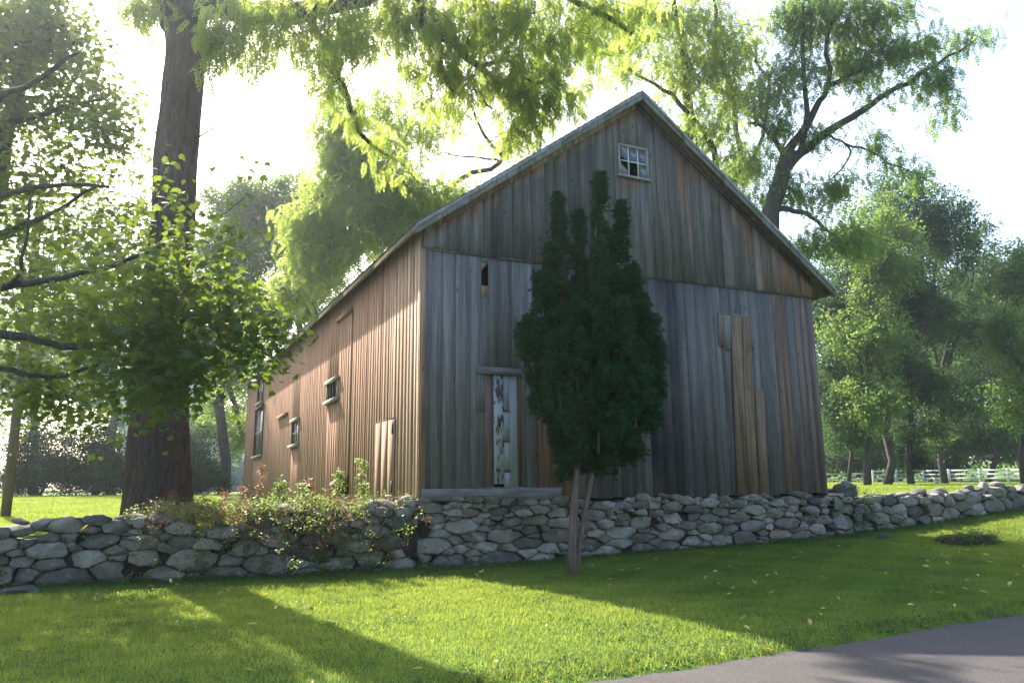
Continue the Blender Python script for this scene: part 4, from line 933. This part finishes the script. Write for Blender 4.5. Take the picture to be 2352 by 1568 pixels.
for a in [(1296, 780, 1283, 458, 27), (1333, 820, 1331, 500, 20), (1377, 780, 1379, 412, 28), (1395, 860, 1398, 540, 30), (1425, 800, 1428, 478, 20), (1290, 800, 1262, 575, 40), (1265, 860, 1238, 640, 36), (1250, 820, 1212, 740, 30), (1240, 900, 1200, 760, 26),
          (1460, 860, 1455, 620, 44), (1480, 880, 1475, 690, 44), (1480, 900, 1503, 738, 36), (1480, 960, 1512, 790, 36), (1350, 900, 1340, 620, 60), (1400, 900, 1410, 640, 60), (1310, 960, 1290, 720, 60), (1370, 980, 1370, 740, 80), (1440, 980, 1460, 760, 60), (1300, 1040, 1270, 830, 48), (1330, 1080, 1320, 880, 56), (1390, 1080, 1400, 880, 64), (1450, 1050, 1480, 860, 48), (1420, 1060, 1440, 900, 56), (1280, 980, 1250, 820, 40), (1490, 980, 1512, 860, 26), (1310, 1070, 1300, 960, 34), (1250, 960, 1240, 880, 26), (1235, 800, 1200, 770, 24), (1345, 1075, 1350, 960, 40), (1300, 1100, 1290, 1010, 22)]:
    plume(*a, dy=0)
for a in [(1330, 1000, 1320, 700, 56), (1420, 1000, 1430, 700, 56), (1375, 900, 1378, 560, 52)]: plume(*a, dy=-.55); plume(*a, dy=.5)
for a in [(1290, 960, 1275, 780, 44), (1460, 980, 1470, 800, 46), (1375, 1040, 1375, 860, 56)]: plume(*a, dy=-.6); plume(*a, dy=.5)
r5 = np.random.default_rng(9); TP, TY, TPi, TT = [], [], [], []
for (a, b, r) in pl:
    L = np.linalg.norm(b - a); K = int(17 * L * (r / .4 + .6)) + 4
    u = np.concatenate([r5.random(K) ** .9, [.97, .99]]); K = len(u); prof = np.where(u < .3, .55 + .45 * u / .3, (1 - (u - .3) / .7) ** .95) * r * .88
    th = r5.uniform(0, 2 * math.pi, K); rad = prof * (r5.random(K) ** .3) * r5.uniform(.65, 1.32, K)
    c = a[None] + (b - a)[None] * u[:, None] + np.stack([np.cos(th) * rad, np.sin(th) * rad, 0 * u], 1); q = 62
    up_ = r5.random((K, q)); off = r5.standard_normal((K, q, 3)) * np.array([.055, .055, .05]) * (1.25 - .9 * up_)[..., None] + np.stack([np.cos(th)[:, None] * .05 * up_, np.sin(th)[:, None] * .05 * up_, .22 * up_ - .08], -1)
    p = (c[:, None] + off).reshape(-1, 3); n = K * q
    TP.append(p); TY.append(np.repeat(th, q) + r5.normal(0, .6, n)); TPi.append(r5.uniform(.6, 1.45, n)); TT.append(np.clip(np.repeat(r5.random(K), q) * .55 + up_.ravel() * .3 + .15 * r5.random(n), 0, 1))
    mb.tube([cp(1340, 1000) * .5 + a * .5, a, (a + b) / 2, b * .9 + a * .1], [.02, .018, .012, .005], 4)
mb.build('trunk', M['cedarbark'], ced, True)
def tuft():
    V = []; F = []; r = np.random.default_rng(3)
    for i in range(6):
        a = (i - 2.5) * .33; d = np.array([math.cos(a), math.sin(a), r.uniform(-.3, .3)]); L = r.uniform(.7, 1.0); q = np.array([-math.sin(a), math.cos(a), 0]) * .10; k = len(V); b0 = d * .05
        V += [b0, b0 + d * L * .5 + q, b0 + d * L, b0 + d * L * .5 - q]; F.append((k, k + 1, k + 2, k + 3))
    return np.array(V), np.array(F)
TP, TY, TPi, TT = map(np.concatenate, (TP, TY, TPi, TT)); n = len(TP)
V, F, C = inst(*tuft(), TP, rotmats(TY, TPi, r5.uniform(0, 6.28, n)), r5.uniform(.05, .095, n), TT); link('foliage', mesh_from('foliage', V, F, C), M['cedar'], ced)
# ------------------------------------------------------------------ utility pole
p_ = at(12, 1190, 22); pz = gz(p_[0], p_[1])
up = thing('utility_pole', 'plain brown wooden utility pole at the left edge behind the stone wall', 'utility pole', (p_[0], p_[1], pz))
mb = MB(); mb.tube([(p_[0], p_[1], pz - .1), (p_[0] + .02, p_[1], pz + 4), (p_[0] + .06, p_[1], pz + 10)], [.13, .122, .11], 14, rough=.02); mb.build('pole', M['polewood'], up, True)
mb = MB(); mb.beam((p_[0] - 1.1, p_[1] - .14, pz + 9.3), (p_[0] + 1.2, p_[1] - .14, pz + 9.3), .09, .11); mb.build('crossarm', M['polewood'], up)
mb = MB(); mb.tube([(p_[0] + .05, p_[1] - .135, pz + 1.7), (p_[0] + .05, p_[1] - .15, pz + 1.7)], [.035, .035], 10); mb.build('tag', M['white'], up)
# ------------------------------------------------------------------ white house and garage
def hmat():
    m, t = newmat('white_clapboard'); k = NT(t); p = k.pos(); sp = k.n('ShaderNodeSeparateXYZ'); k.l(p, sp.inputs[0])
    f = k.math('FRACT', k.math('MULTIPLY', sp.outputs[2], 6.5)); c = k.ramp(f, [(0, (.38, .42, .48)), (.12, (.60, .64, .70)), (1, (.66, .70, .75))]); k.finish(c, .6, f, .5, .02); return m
M['clap'] = hmat(); M['brick'] = flat('red_brick', (.22, .09, .06), .9, .4, 8); M['garage'] = flat('grey_siding', (.42, .43, .46), .7, .12, 3); M['slate'] = flat('grey_roof', (.10, .10, .11), .9, .3, 6)
def house(label, pxl, pxr, Y, eave, ridge, mat, depth, wins, chim=None):
    a = at(pxl, 1100, Y); b = at(pxr, 1100, Y); z0 = gz(a[0], a[1]) - .3; h = thing('house', label, 'house', (a[0], a[1], z0))
    def q(x, y, z): return (x, y, z)
    mb = MB(); x0, x1, y0, y1 = a[0], b[0], Y, Y + depth
    mb.add([(x0, y0, z0), (x1, y0, z0), (x1, y1, z0), (x0, y1, z0), (x0, y0, eave), (x1, y0, eave), (x1, y1, eave), (x0, y1, eave), (x0, (y0 + y1) / 2, ridge), (x1, (y0 + y1) / 2, ridge)],
           [(3, 2, 1, 0), (0, 1, 5, 4), (2, 3, 7, 6), (1, 2, 6, 9, 5), (3, 0, 4, 8, 7)]); mb.build('wall', M[mat], h)
    ym = (y0 + y1) / 2; mb = MB(); e = .35
    for ya, sgn in ((y0, -1), (y1, 1)):
        k = (ridge - eave) / (ym - y0); P = [(x0 - e, ya + sgn * e, eave - e * k), (x1 + e, ya + sgn * e, eave - e * k), (x1 + e, ym, ridge), (x0 - e, ym, ridge)]
        P2 = [(p[0], p[1], p[2] + .14) for p in P]
        if sgn > 0: P = P[::-1]; P2 = P2[::-1]
        mb.add([(p[0], p[1], p[2] + .01) for p in P] + P2, [(3, 2, 1, 0), (4, 5, 6, 7), (0, 1, 5, 4), (1, 2, 6, 5), (2, 3, 7, 6), (3, 0, 4, 7)])
    rf = mb.build('roof', M['slate'], h)
    for (px, py, w_, hh) in wins:
        c = at(px, py, Y); 
        mb = MB(); X, Zc = c[0], c[2]
        for (u0, u1, v0, v1) in ((-w_ / 2 - .1, -w_ / 2, -hh / 2 - .1, hh / 2 + .1), (w_ / 2, w_ / 2 + .1, -hh / 2 - .1, hh / 2 + .1), (-w_ / 2, w_ / 2, hh / 2, hh / 2 + .1), (-w_ / 2, w_ / 2, -hh / 2 - .1, -hh / 2), (-w_ / 2, w_ / 2, -.03, .03)):
            mb.bbox(X + u0, X + u1, Y - .06, Y - .003, Zc + v0, Zc + v1, f=q)
        fm = mb.build('window', M['white'], h); mb = MB(); mb.bbox(X - w_ / 2, X + w_ / 2, Y - .03, Y - .004, Zc - hh / 2, Zc + hh / 2, f=q); mb.build('pane', M['glass'], fm)
    if chim:
        c = at(chim[0], chim[1], Y + depth * .4); mb = MB(); mb.bbox(c[0] - .5, c[0] + .5, c[1] - .4, c[1] + .4, eave, c[2], f=q); mb.bbox(c[0] - .58, c[0] + .58, c[1] - .48, c[1] + .48, c[2], c[2] + .18, f=q); mb.build('chimney', M['brick'], rf)
    return h
house('white clapboard house with small paned window half hidden behind the big trunk', 262, 372, 76, at(300, 880, 76)[2], at(300, 830, 80)[2], 'clap', 9, [(278, 962, .85, 1.5), (340, 962, .85, 1.5)])
hg = house('low grey house with a brick chimney glimpsed between shrub and barn', 398, 640, 72, at(500, 1000, 72)[2], at(500, 965, 76)[2], 'garage', 9, [(468, 1030, .9, 1.2)], (548, 938))
c = at(529, 1060, 71.9); mb = MB(); mb.bbox(c[0] - .09, c[0] + .09, 71.85, 71.99, gz(c[0], 72), at(529, 1003, 72)[2], f=lambda x, y, z: (x, y, z)); mb.build('downpipe', M['white'], hg)
# ------------------------------------------------------------------ fence on the right
fp = [(2006, 78), (2059, 78), (2121, 77), (2181, 75), (2252, 73), (2316, 71), (2384, 69), (2455, 67)]
f0 = at(2006, 1100, 78); fe = thing('board_fence', 'long white three rail board fence across the field right of the barn', 'fence', (f0[0], f0[1], gz(f0[0], f0[1])))
pp = []
for px, Y in fp:
    c = at(px, 1100, Y); z_ = gz(c[0], c[1]); pp.append((c[0], c[1], z_)); mb = MB(); mb.bbox(c[0] - .09, c[0] + .09, Y - .09, Y + .09, z_ - .1, z_ + 1.22, f=lambda x, y, z: (x, y, z)); mb.build('post', M['white'], fe)
for i in range(len(pp) - 1):
    for hz in (.35, .72, 1.08):
        mb = MB(); mb.beam(np.array(pp[i]) + [.1, 0, hz], np.array(pp[i + 1]) + [-.1, 0, hz], .05, .14); mb.build('rail', M['white'], fe)
fp2 = [(1845, 84), (1884, 83), (1952, 82), (2000, 80)]
f0 = at(1845, 1100, 84); fe = thing('rail_fence', 'low grey two rail fence in the shade just right of the barn corner', 'fence', (f0[0], f0[1], gz(f0[0], f0[1])))
pp = []; M['greyrail'] = flat('grey_rail', (.34, .33, .30), .8)
for px, Y in fp2:
    c = at(px, 1100, Y); z_ = gz(c[0], c[1]); pp.append((c[0], c[1], z_)); mb = MB(); mb.bbox(c[0] - .08, c[0] + .08, Y - .08, Y + .08, z_ - .1, z_ + 1.0, f=lambda x, y, z: (x, y, z)); mb.build('post', M['greyrail'], fe)
for i in range(len(pp) - 1):
    for hz in (.35, .85):
        mb = MB(); mb.beam(np.array(pp[i]) + [.09, 0, hz], np.array(pp[i + 1]) + [-.09, 0, hz + (.1 if i == 0 else 0)], .05, .13); mb.build('rail', M['greyrail'], fe)
mass('undergrowth', 'dark low undergrowth beneath the wood behind the pale fence', 'undergrowth', [(1900 + 42 * i, 1062 - 10 * (i % 3), 88, 34, 36, 2, 60) for i in range(7)] + [(1900 + 50 * i, 980 + 20 * (i % 2), 84, 50, 50, 3, 70) for i in range(9)], 'darktree', 12, .9, .5, 52)
# sapling, bucket, shrubs by the fence
b = root(2149, 62); tree('young_tree', 'thin young tree with light green top in front of the white fence', 'tree', [([b, at(2150, 1070, 62), at(2153, 1020, 62), at(2158, 990, 62)], .05, .02)], [(2160, 1000, 62, 32, 26, 1, 34)], 'spray', 'tree', 8, .42, .25, twr=.015, seed=70)
c = root(2151, 61); bk = thing('bucket', 'small white bucket standing at the foot of the thin young tree', 'bucket', tuple(c + [0, 0, .1]))
mb = MB(); n = 14; rings = [(0, .15), (.4, .21), (.43, .225), (.45, .225), (.45, .20), (.06, .14)]
V = [(c[0] + math.cos(2 * math.pi * j / n) * r, c[1] + math.sin(2 * math.pi * j / n) * r, c[2] + .09 + h) for h, r in rings for j in range(n)]
mb.add(V, [(i * n + j, i * n + (j + 1) % n, (i + 1) * n + (j + 1) % n, (i + 1) * n + j) for i in range(5) for j in range(n)] + [tuple(range(n - 1, -1, -1)), tuple(5 * n + j for j in range(n))]); mb.build('body', M['white'], bk, True)
mb = MB(); mb.tube([(c[0] - .22, c[1], c[2] + .5), (c[0] - .15, c[1] - .15, c[2] + .42), (c[0], c[1] - .24, c[2] + .36), (c[0] + .15, c[1] - .15, c[2] + .42), (c[0] + .22, c[1], c[2] + .5)], [.01] * 5, 5); mb.build('handle', M['iron'], bk)
def shrub(name, label, px, py, Y, rx, ry, mat, n, size, per=8, kind='spray'):
    c = at(px, py, Y); b = np.array([c[0], c[1], gz(c[0], c[1]) - .03]); t = thing(name, label, 'shrub', tuple(b)); mb = MB()
    for s_ in range(5): branch(mb, [b, b * .5 + c * .5 + rng.normal(0, .1, 3), c + rng.normal(0, .3, 3)], .04, .015, 5)
    mb.build('stems', M['bark2'], t); P = blob_points([(px, py, Y, rx, ry, rx * Y / FPX * .8, n)]); P = P[P[:, 2] > b[2]]
    V, F, C = leaves(P, kind, per, size, size * .5, int(px)); link('foliage', mesh_from('foliage', V, F, C), M[mat], t)
shrub('round_shrub', 'pale green rounded shrub on the rise behind the white fence', 2203, 1056, 88, 16, 18, 'bramble', 90, .5)
shrub('dark_shrub', 'dark round shrub with bare twiggy base in front of the fence', 2085, 1055, 61, 34, 38, 'hedge', 150, .5)
c = ground_at(2297, 1066, 60, 200); rk = MB()
rk.tube([c + [-1.6, 0, .25], c + [0, .1, .35], c + [1.7, -.1, .3]], [.3, .34, .25], 9, rough=.3); rk.tube([c + [-.8, -.4, .6], c + [.9, .3, .8]], [.24, .2], 8, rough=.3)
tag(rk.build('fallen_log', M['cedarbark']), 'pale cut logs lying on the rising lawn behind the white fence', 'logs')
# ------------------------------------------------------------------ stump, loose stone
c = ground_at(2226, 1248); st = thing('tree_stump', 'low dark tree stump overgrown with weeds on the lawn before the right wall', 'stump', tuple(c))
mb = MB(); n = 26; V = []
for h, r in ((-.1, .62), (.02, .56), (.10, .50), (.17, .46), (.18, .40), (.15, .15)):
    for j in range(n): a = 2 * math.pi * j / n; q = r * (1 + .16 * math.sin(a * 5 + 1) + .06 * random.uniform(-1, 1)); V.append((c[0] + q * math.cos(a) * 1.15, c[1] + q * math.sin(a) * .8, c[2] + h + random.uniform(-.02, .02)))
mb.add(V, [(i * n + j, i * n + (j + 1) % n, (i + 1) * n + (j + 1) % n, (i + 1) * n + j) for i in range(5) for j in range(n)] + [tuple(5 * n + j for j in range(n))]); mb.build('wood', M['bark'], st)
P = np.array([c + [rng.normal(0, .35), rng.normal(-.1, .25), rng.uniform(.05, .2)] for _ in range(130)]); V, F, C = leaves(P, 'ivy', 4, .11, .06, 80); link('weeds', mesh_from('weeds', V, F, C), M['cover'], st)
def boulder(name, label, c, sx, sy, sz, seed):
    r = random.Random(seed); bm = bmesh.new(); bmesh.ops.create_icosphere(bm, subdivisions=3, radius=1)
    pls = [(Vector((r.gauss(0, 1), r.gauss(0, 1), r.gauss(0, 1))).normalized(), r.uniform(.65, .9)) for _ in range(9)]
    for v in bm.verts:
        for n_, d_ in pls:
            k = v.co.dot(n_)
            if k > d_: v.co -= n_ * (k - d_) * .9
        v.co = Vector((v.co.x * sx, v.co.y * sy, v.co.z * sz)) + Vector((r.gauss(0, 1), r.gauss(0, 1), r.gauss(0, 1))) * .004
    me = bpy.data.meshes.new(name); bm.to_mesh(me); bm.free(); o = link(name, me, M['stone']); o.location = c; return tag(o, label, 'stone')
a_ = M['stone']
boulder('loose_stone', 'small loose grey stone lying in the grass before the right wall', tuple(ground_at(2029, 1236) + [0, 0, .04]), .16, .12, .09, 4)
boulder('loose_stone', 'small round pinkish stone at the foot of the left wall', tuple(ground_at(318, 1338) + [0, 0, .05]), .10, .09, .08, 5)
boulder('loose_stone', 'flat half buried stone at the left edge below the wall', tuple(ground_at(48, 1362) + [0, 0, .02]), .36, .2, .09, 6)
# ------------------------------------------------------------------ brambles and weeds on the left wall
bra = thing('bramble_thicket', 'tangled bramble with green leaves and brown stems sprawling over the wall beside the barn', 'bramble', tuple(bw(-2.5, .4, 1.1)))
mb = MB(); r6 = np.random.default_rng(12); BP = []; DP = []
for i in range(240):
    t_ = r6.uniform(-4.6, -.3) if i % 3 else r6.uniform(-3.5, -.8); w_ = r6.uniform(.0, 1.3); p = bw(t_, w_, 1.15 + r6.uniform(-.1, .12)); pts = [p]
    d = np.array([r6.normal(0, .5), r6.normal(-.35, .4), r6.uniform(.2, .85)])
    for k_ in range(7): p = p + d * .17; d = d + np.array([r6.normal(0, .22), r6.normal(-.03, .16), -.27]); pts.append(p)
    mb.tube(pts, [.007 - .0007 * j for j in range(8)], 4)
    for q in pts[1:]:
        if r6.random() < .27: BP.append(q)
        elif r6.random() < .35: DP.append(q)
for i in range(60):   # hanging roots and twigs on the wall face
    t_ = r6.uniform(-3.2, -.2); p = bw(t_, -.02, r6.uniform(.9, 1.3)); pts = [p]
    for k_ in range(6): p = p + np.array([r6.normal(0, .05), r6.normal(-.02, .02), -.11]); pts.append(bw(tw(p[0], p[1])[0], min(-.14, tw(p[0], p[1])[1]), p[2]))
    mb.tube(pts, [.005] * 7, 3)
mb.build('canes', M['stem'], bra)
BP += [bw(r6.uniform(-4.2, -.9), r6.uniform(-.1, .9), 1.16 + abs(r6.normal(0, .09))) for _ in range(150)] + [bw(r6.normal(-1.9, .7), r6.uniform(-.25, -.1), r6.uniform(.25, 1.15)) for _ in range(70)]
V, F, C = leaves(np.array(BP), 'ivy', 4, .13, .06, 13); link('leaves', mesh_from('leaves', V, F, C), M['bramble'], bra)
DP += [bw(r6.uniform(-4.6, -1), r6.uniform(0, .9), 1.12 + abs(r6.normal(0, .09))) for _ in range(150)]
V, F, C = leaves(np.array(DP), 'ivy', 3, .10, .05, 14); link('withered_leaves', mesh_from('withered_leaves', V, F, C), M['deadleaf'], bra)
def stalk(name, label, px, py0, py1, Y, leafy, mat, size, n, lean=6, grp=None):
    b = at(px, py0, Y); t = thing(name, label, 'plant', tuple(b), grp); mb = MB(); pts = [at(px + lean * u, py0 + (py1 - py0) * u, Y) + rng.normal(0, .012, 3) for u in np.linspace(0, 1, 6)]; mb.tube(pts, [.009, .008, .007, .006, .005, .003], 5)
    mb.build('stem', M['stem'], t); P = np.array([pts[int(i)] * 1.0 for i in rng.uniform(6 * (1 - leafy), 6, n)]) + rng.normal(0, .035, (n, 3)); V, F, C = leaves(P, 'ivy', 3, size, .03, int(px)); link('leaves' if mat != 'deadleaf' else 'seed_head', mesh_from('leaves', V, F, C), M[mat], t)
for px, y0, y1, Y, lab in ((596, 1175, 1075, 15.6, 'dry brown dock stalk, tallest, in front of the far barn end'), (552, 1185, 1120, 15.6, 'short dry brown dock stalk on the wall left of the barn'), (708, 1170, 1105, 15.2, 'dry brown dock stalk before the low openings in the barn side'), (512, 1190, 1135, 16, 'broken brown dock stalk nearest the big trunk'), (388, 1190, 1140, 14.6, 'dry brown dock stalk in front of the big trunk')):
    stalk('dock_plant', lab, px, y0, y1, Y, .6, 'deadleaf', .09, 26, grp='dry dock stalks along the wall')
for px, y0, y1, Y, lab in ((775, 1200, 1085, 14.4, 'upright leafy sapling with yellow green leaves before the log lintel'), (832, 1195, 1068, 14.6, 'slim bright green sapling before the low hatch door'), (640, 1190, 1110, 15, 'small leafy sapling at the far part of the barn side'), (690, 1195, 1120, 14.8, 'thin sapling beside the low square opening')):
    stalk('leafy_sapling', lab, px, y0, y1, Y, .75, 'bramble', .15, 24, 4, 'saplings growing against the barn side')
# ivy on the right wall
iv = [bw(rng.normal(11.75, .28) - .35 * u, -.17 - rng.random() * .05, .35 + 1.15 * u) for u in rng.random(46)] 
V, F, C = leaves(np.array(iv), 'ivy', 4, .12, .06, 90); o = link('wall_vine', mesh_from('wall_vine', V, F, C), M['cover']); tag(o, 'green vine climbing the right stone wall beside the barn corner', 'vine')
iv = [bw(rng.uniform(-11, -.5), -.17 - rng.random() * .05, .12 + abs(rng.normal(0, .22))) for u in range(160)]
V, F, C = leaves(np.array(iv), 'ivy', 3, .09, .05, 91); o = link('wall_weeds', mesh_from('wall_weeds', V, F, C), M['cover']); tag(o, 'small green weeds rooted along the foot of the left wall', 'weeds', kind='stuff')
# ------------------------------------------------------------------ grass, ground cover, fallen leaves
r7 = np.random.default_rng(31)
def lawn_pts(n, t0, t1, w0, w1, wb_=1.0):
    t_ = r7.uniform(t0, t1, n); w_ = w0 + (w1 - w0) * r7.random(n) ** wb_
    x = X0 + t_ * G[0] + w_ * S[0]; y = Y0 + t_ * G[1] + w_ * S[1]
    ok = (w_ > roadedge(t_) - .05 + .16 * r7.random(n) ** 1.5 + .04 * np.sin(t_ * 9)) & (np.abs(x) < y * .70 + .8) & (y > 5.8)
    return x[ok], y[ok], t_[ok], w_[ok]
def blades(x, y, h, wd, seed):
    n = len(x); r = np.random.default_rng(seed); z = ground(x, y); a = r.uniform(0, 6.283, n); lean = r.normal(0, .45, (n, 2)) * h[:, None]
    V = np.zeros((n, 3, 3)); V[:, 0] = np.stack([x + np.cos(a) * wd, y + np.sin(a) * wd, z - .005], 1); V[:, 1] = np.stack([x - np.cos(a) * wd, y - np.sin(a) * wd, z - .005], 1); V[:, 2] = np.stack([x + lean[:, 0], y + lean[:, 1], z + h], 1)
    patch = .5 + .35 * np.sin(x * 1.7 + 2 * np.sin(y * .8)) * np.sin(y * 2.1 + x * .6); C = np.zeros((n, 3, 3)); patch = patch + .35 * np.sin(x * 5.3 + y * 2.2) * np.sin(y * 6.1 - x * 1.3); C[:, :, 0] = np.clip(patch * .8 + r.random(n) * .5 - .1, 0, 1)[:, None]
    return V.reshape(-1, 3), np.arange(3 * n).reshape(-1, 3), C.reshape(-1, 3)
x, y, t_, w_ = lawn_pts(560000, -12, 24, -8.5, -.1, .8)
hgt = r7.uniform(.018, .05, len(x)) * (1 + .5 * np.sin(w_ * 5.2 + .25 * t_) ** 2) * (1 + .6 * (w_ < roadedge(t_) + .5)); wd = r7.uniform(.003, .006, len(x)) * (.7 + y / 20)
V, F, C = blades(x, y, hgt, wd, 1); o = link('grass', mesh_from('grass', V, F, C), M['grassblade']); tag(o, 'short mown green grass between the road and the walls', 'grass', kind='stuff')
xb = []
for (t0_, t1_, w0_, w1_, n_) in ((-30, -1, .9, 36, 260000), (9, 60, .9, 48, 160000)):
    t_ = r7.uniform(t0_, t1_, n_); w_ = w0_ + (w1_ - w0_) * r7.random(n_) ** 1.3; x = X0 + t_ * G[0] + w_ * S[0]; y = Y0 + t_ * G[1] + w_ * S[1]
    ok = (np.abs(x) < y * .70 + 1) & ((t_ < -.1) | (t_ > WID + .1)); xb.append((x[ok], y[ok]))
x = np.concatenate([q[0] for q in xb]); y = np.concatenate([q[1] for q in xb])
V, F, C = blades(x, y, r7.uniform(.03, .075, len(x)), r7.uniform(.008, .02, len(x)), 2); o = link('grass', mesh_from('grass', V, F, C), M['grassblade']); tag(o, 'mown green grass of the fields behind the walls', 'grass', kind='stuff')
x, y, t_, w_ = lawn_pts(30000, -12, 22, -1.2, -.08, .6)
keep = r7.random(len(x)) < np.clip(1.1 + w_ * .9 + .3 * np.sin(t_ * 3), .05, 1); x, y, w_ = x[keep], y[keep], w_[keep]
# weedy strip at the road side too
x2, y2, t2, w2 = lawn_pts(26000, -3, 16, -8.4, -7.6); kp = r7.random(len(x2)) < .25; x2, y2 = x2[kp], y2[kp]
x3, y3, t3, w3 = lawn_pts(60000, -11, 20, -8.0, -1.0); f3 = np.sin(x3 * 2.3 + 1.5 * np.sin(y3 * 1.3)) + np.sin(y3 * 2.9 + 1.2 * np.sin(x3 * 1.7)) + .5 * np.sin(x3 * 7 + y3 * 5); kp = (f3 > .9) & (r7.random(len(x3)) < .55); x2 = np.concatenate([x2, x3[kp]]); y2 = np.concatenate([y2, y3[kp]])
PP = np.stack([np.concatenate([x, x2]), np.concatenate([y, y2]), np.concatenate([ground(x, y) + r7.uniform(.0, .10, len(x)) * np.clip(1 + w_, .2, 1), ground(x2, y2) + r7.uniform(0, .05, len(x2))])], 1)
V, F, C = leaves(PP, 'ivy', 1, .065, .01, 33, (-.5, .5)); o = link('ground_cover', mesh_from('ground_cover', V, F, C), M['cover']); tag(o, 'low dark green weeds along the foot of the stone walls', 'weeds', kind='stuff')
lm = []
for k_ in range(3):
    r = random.Random(k_ + 5); n = 8; V = []
    for j in range(n): u = j / n * 2 * math.pi; V.append((math.cos(u) * .042 + (.018 if j == 0 else 0), math.sin(u) * .017 * (1.3 if k_ == 2 else 1), .008 + .012 * abs(math.sin(u)) + r.uniform(-.003, .003)))
    V.append((0, 0, .002)); C = np.zeros((n + 1, 3)); C[:, 0] = [0.1, .5, .95][k_]
    me = mesh_from('fallen_leaf', np.array(V), [(j, (j + 1) % n, n) for j in range(n)], C); me.materials.append(M['yellowleaf']); lm.append(me)
x, y, t_, w_ = lawn_pts(1400, -8, 16, -8.3, -.6, 1.0); sel = [i for i in range(len(x)) if random.random() < (.34 if t_[i] > 0 else .13)][:150]
for i in sel:
    o = bpy.data.objects.new('fallen_leaf', random.choice(lm)); COL.objects.link(o); o.location = (x[i], y[i], gz(x[i], y[i]) + .028)
    o.rotation_euler = (random.uniform(-.5, .5), random.uniform(-.5, .5), random.uniform(0, 6.28)); s_ = random.uniform(.7, 1.5); o.scale = (s_, s_, s_)
    tag(o, 'small yellow fallen leaf lying on the mown lawn', 'leaf', 'yellow leaves scattered over the lawn')

# ------------------------------------------------------------------ haze
hb_ = bmesh.new(); bmesh.ops.create_cube(hb_, size=1)
me = bpy.data.meshes.new('haze'); hb_.to_mesh(me); hb_.free()
hm_, t = newmat('haze'); k = NT(t); pv = k.n('ShaderNodeVolumePrincipled'); pv.inputs['Density'].default_value = .00052; pv.inputs['Color'].default_value = (.84, .91, 1, 1); pv.inputs['Anisotropy'].default_value = .72
o = k.n('ShaderNodeOutputMaterial'); k.l(pv.outputs[0], o.inputs['Volume'])
hz = link('haze', me, hm_); hz.location = (0, 100, 18); hz.scale = (900, 900, 46); tag(hz, kind='stuff')
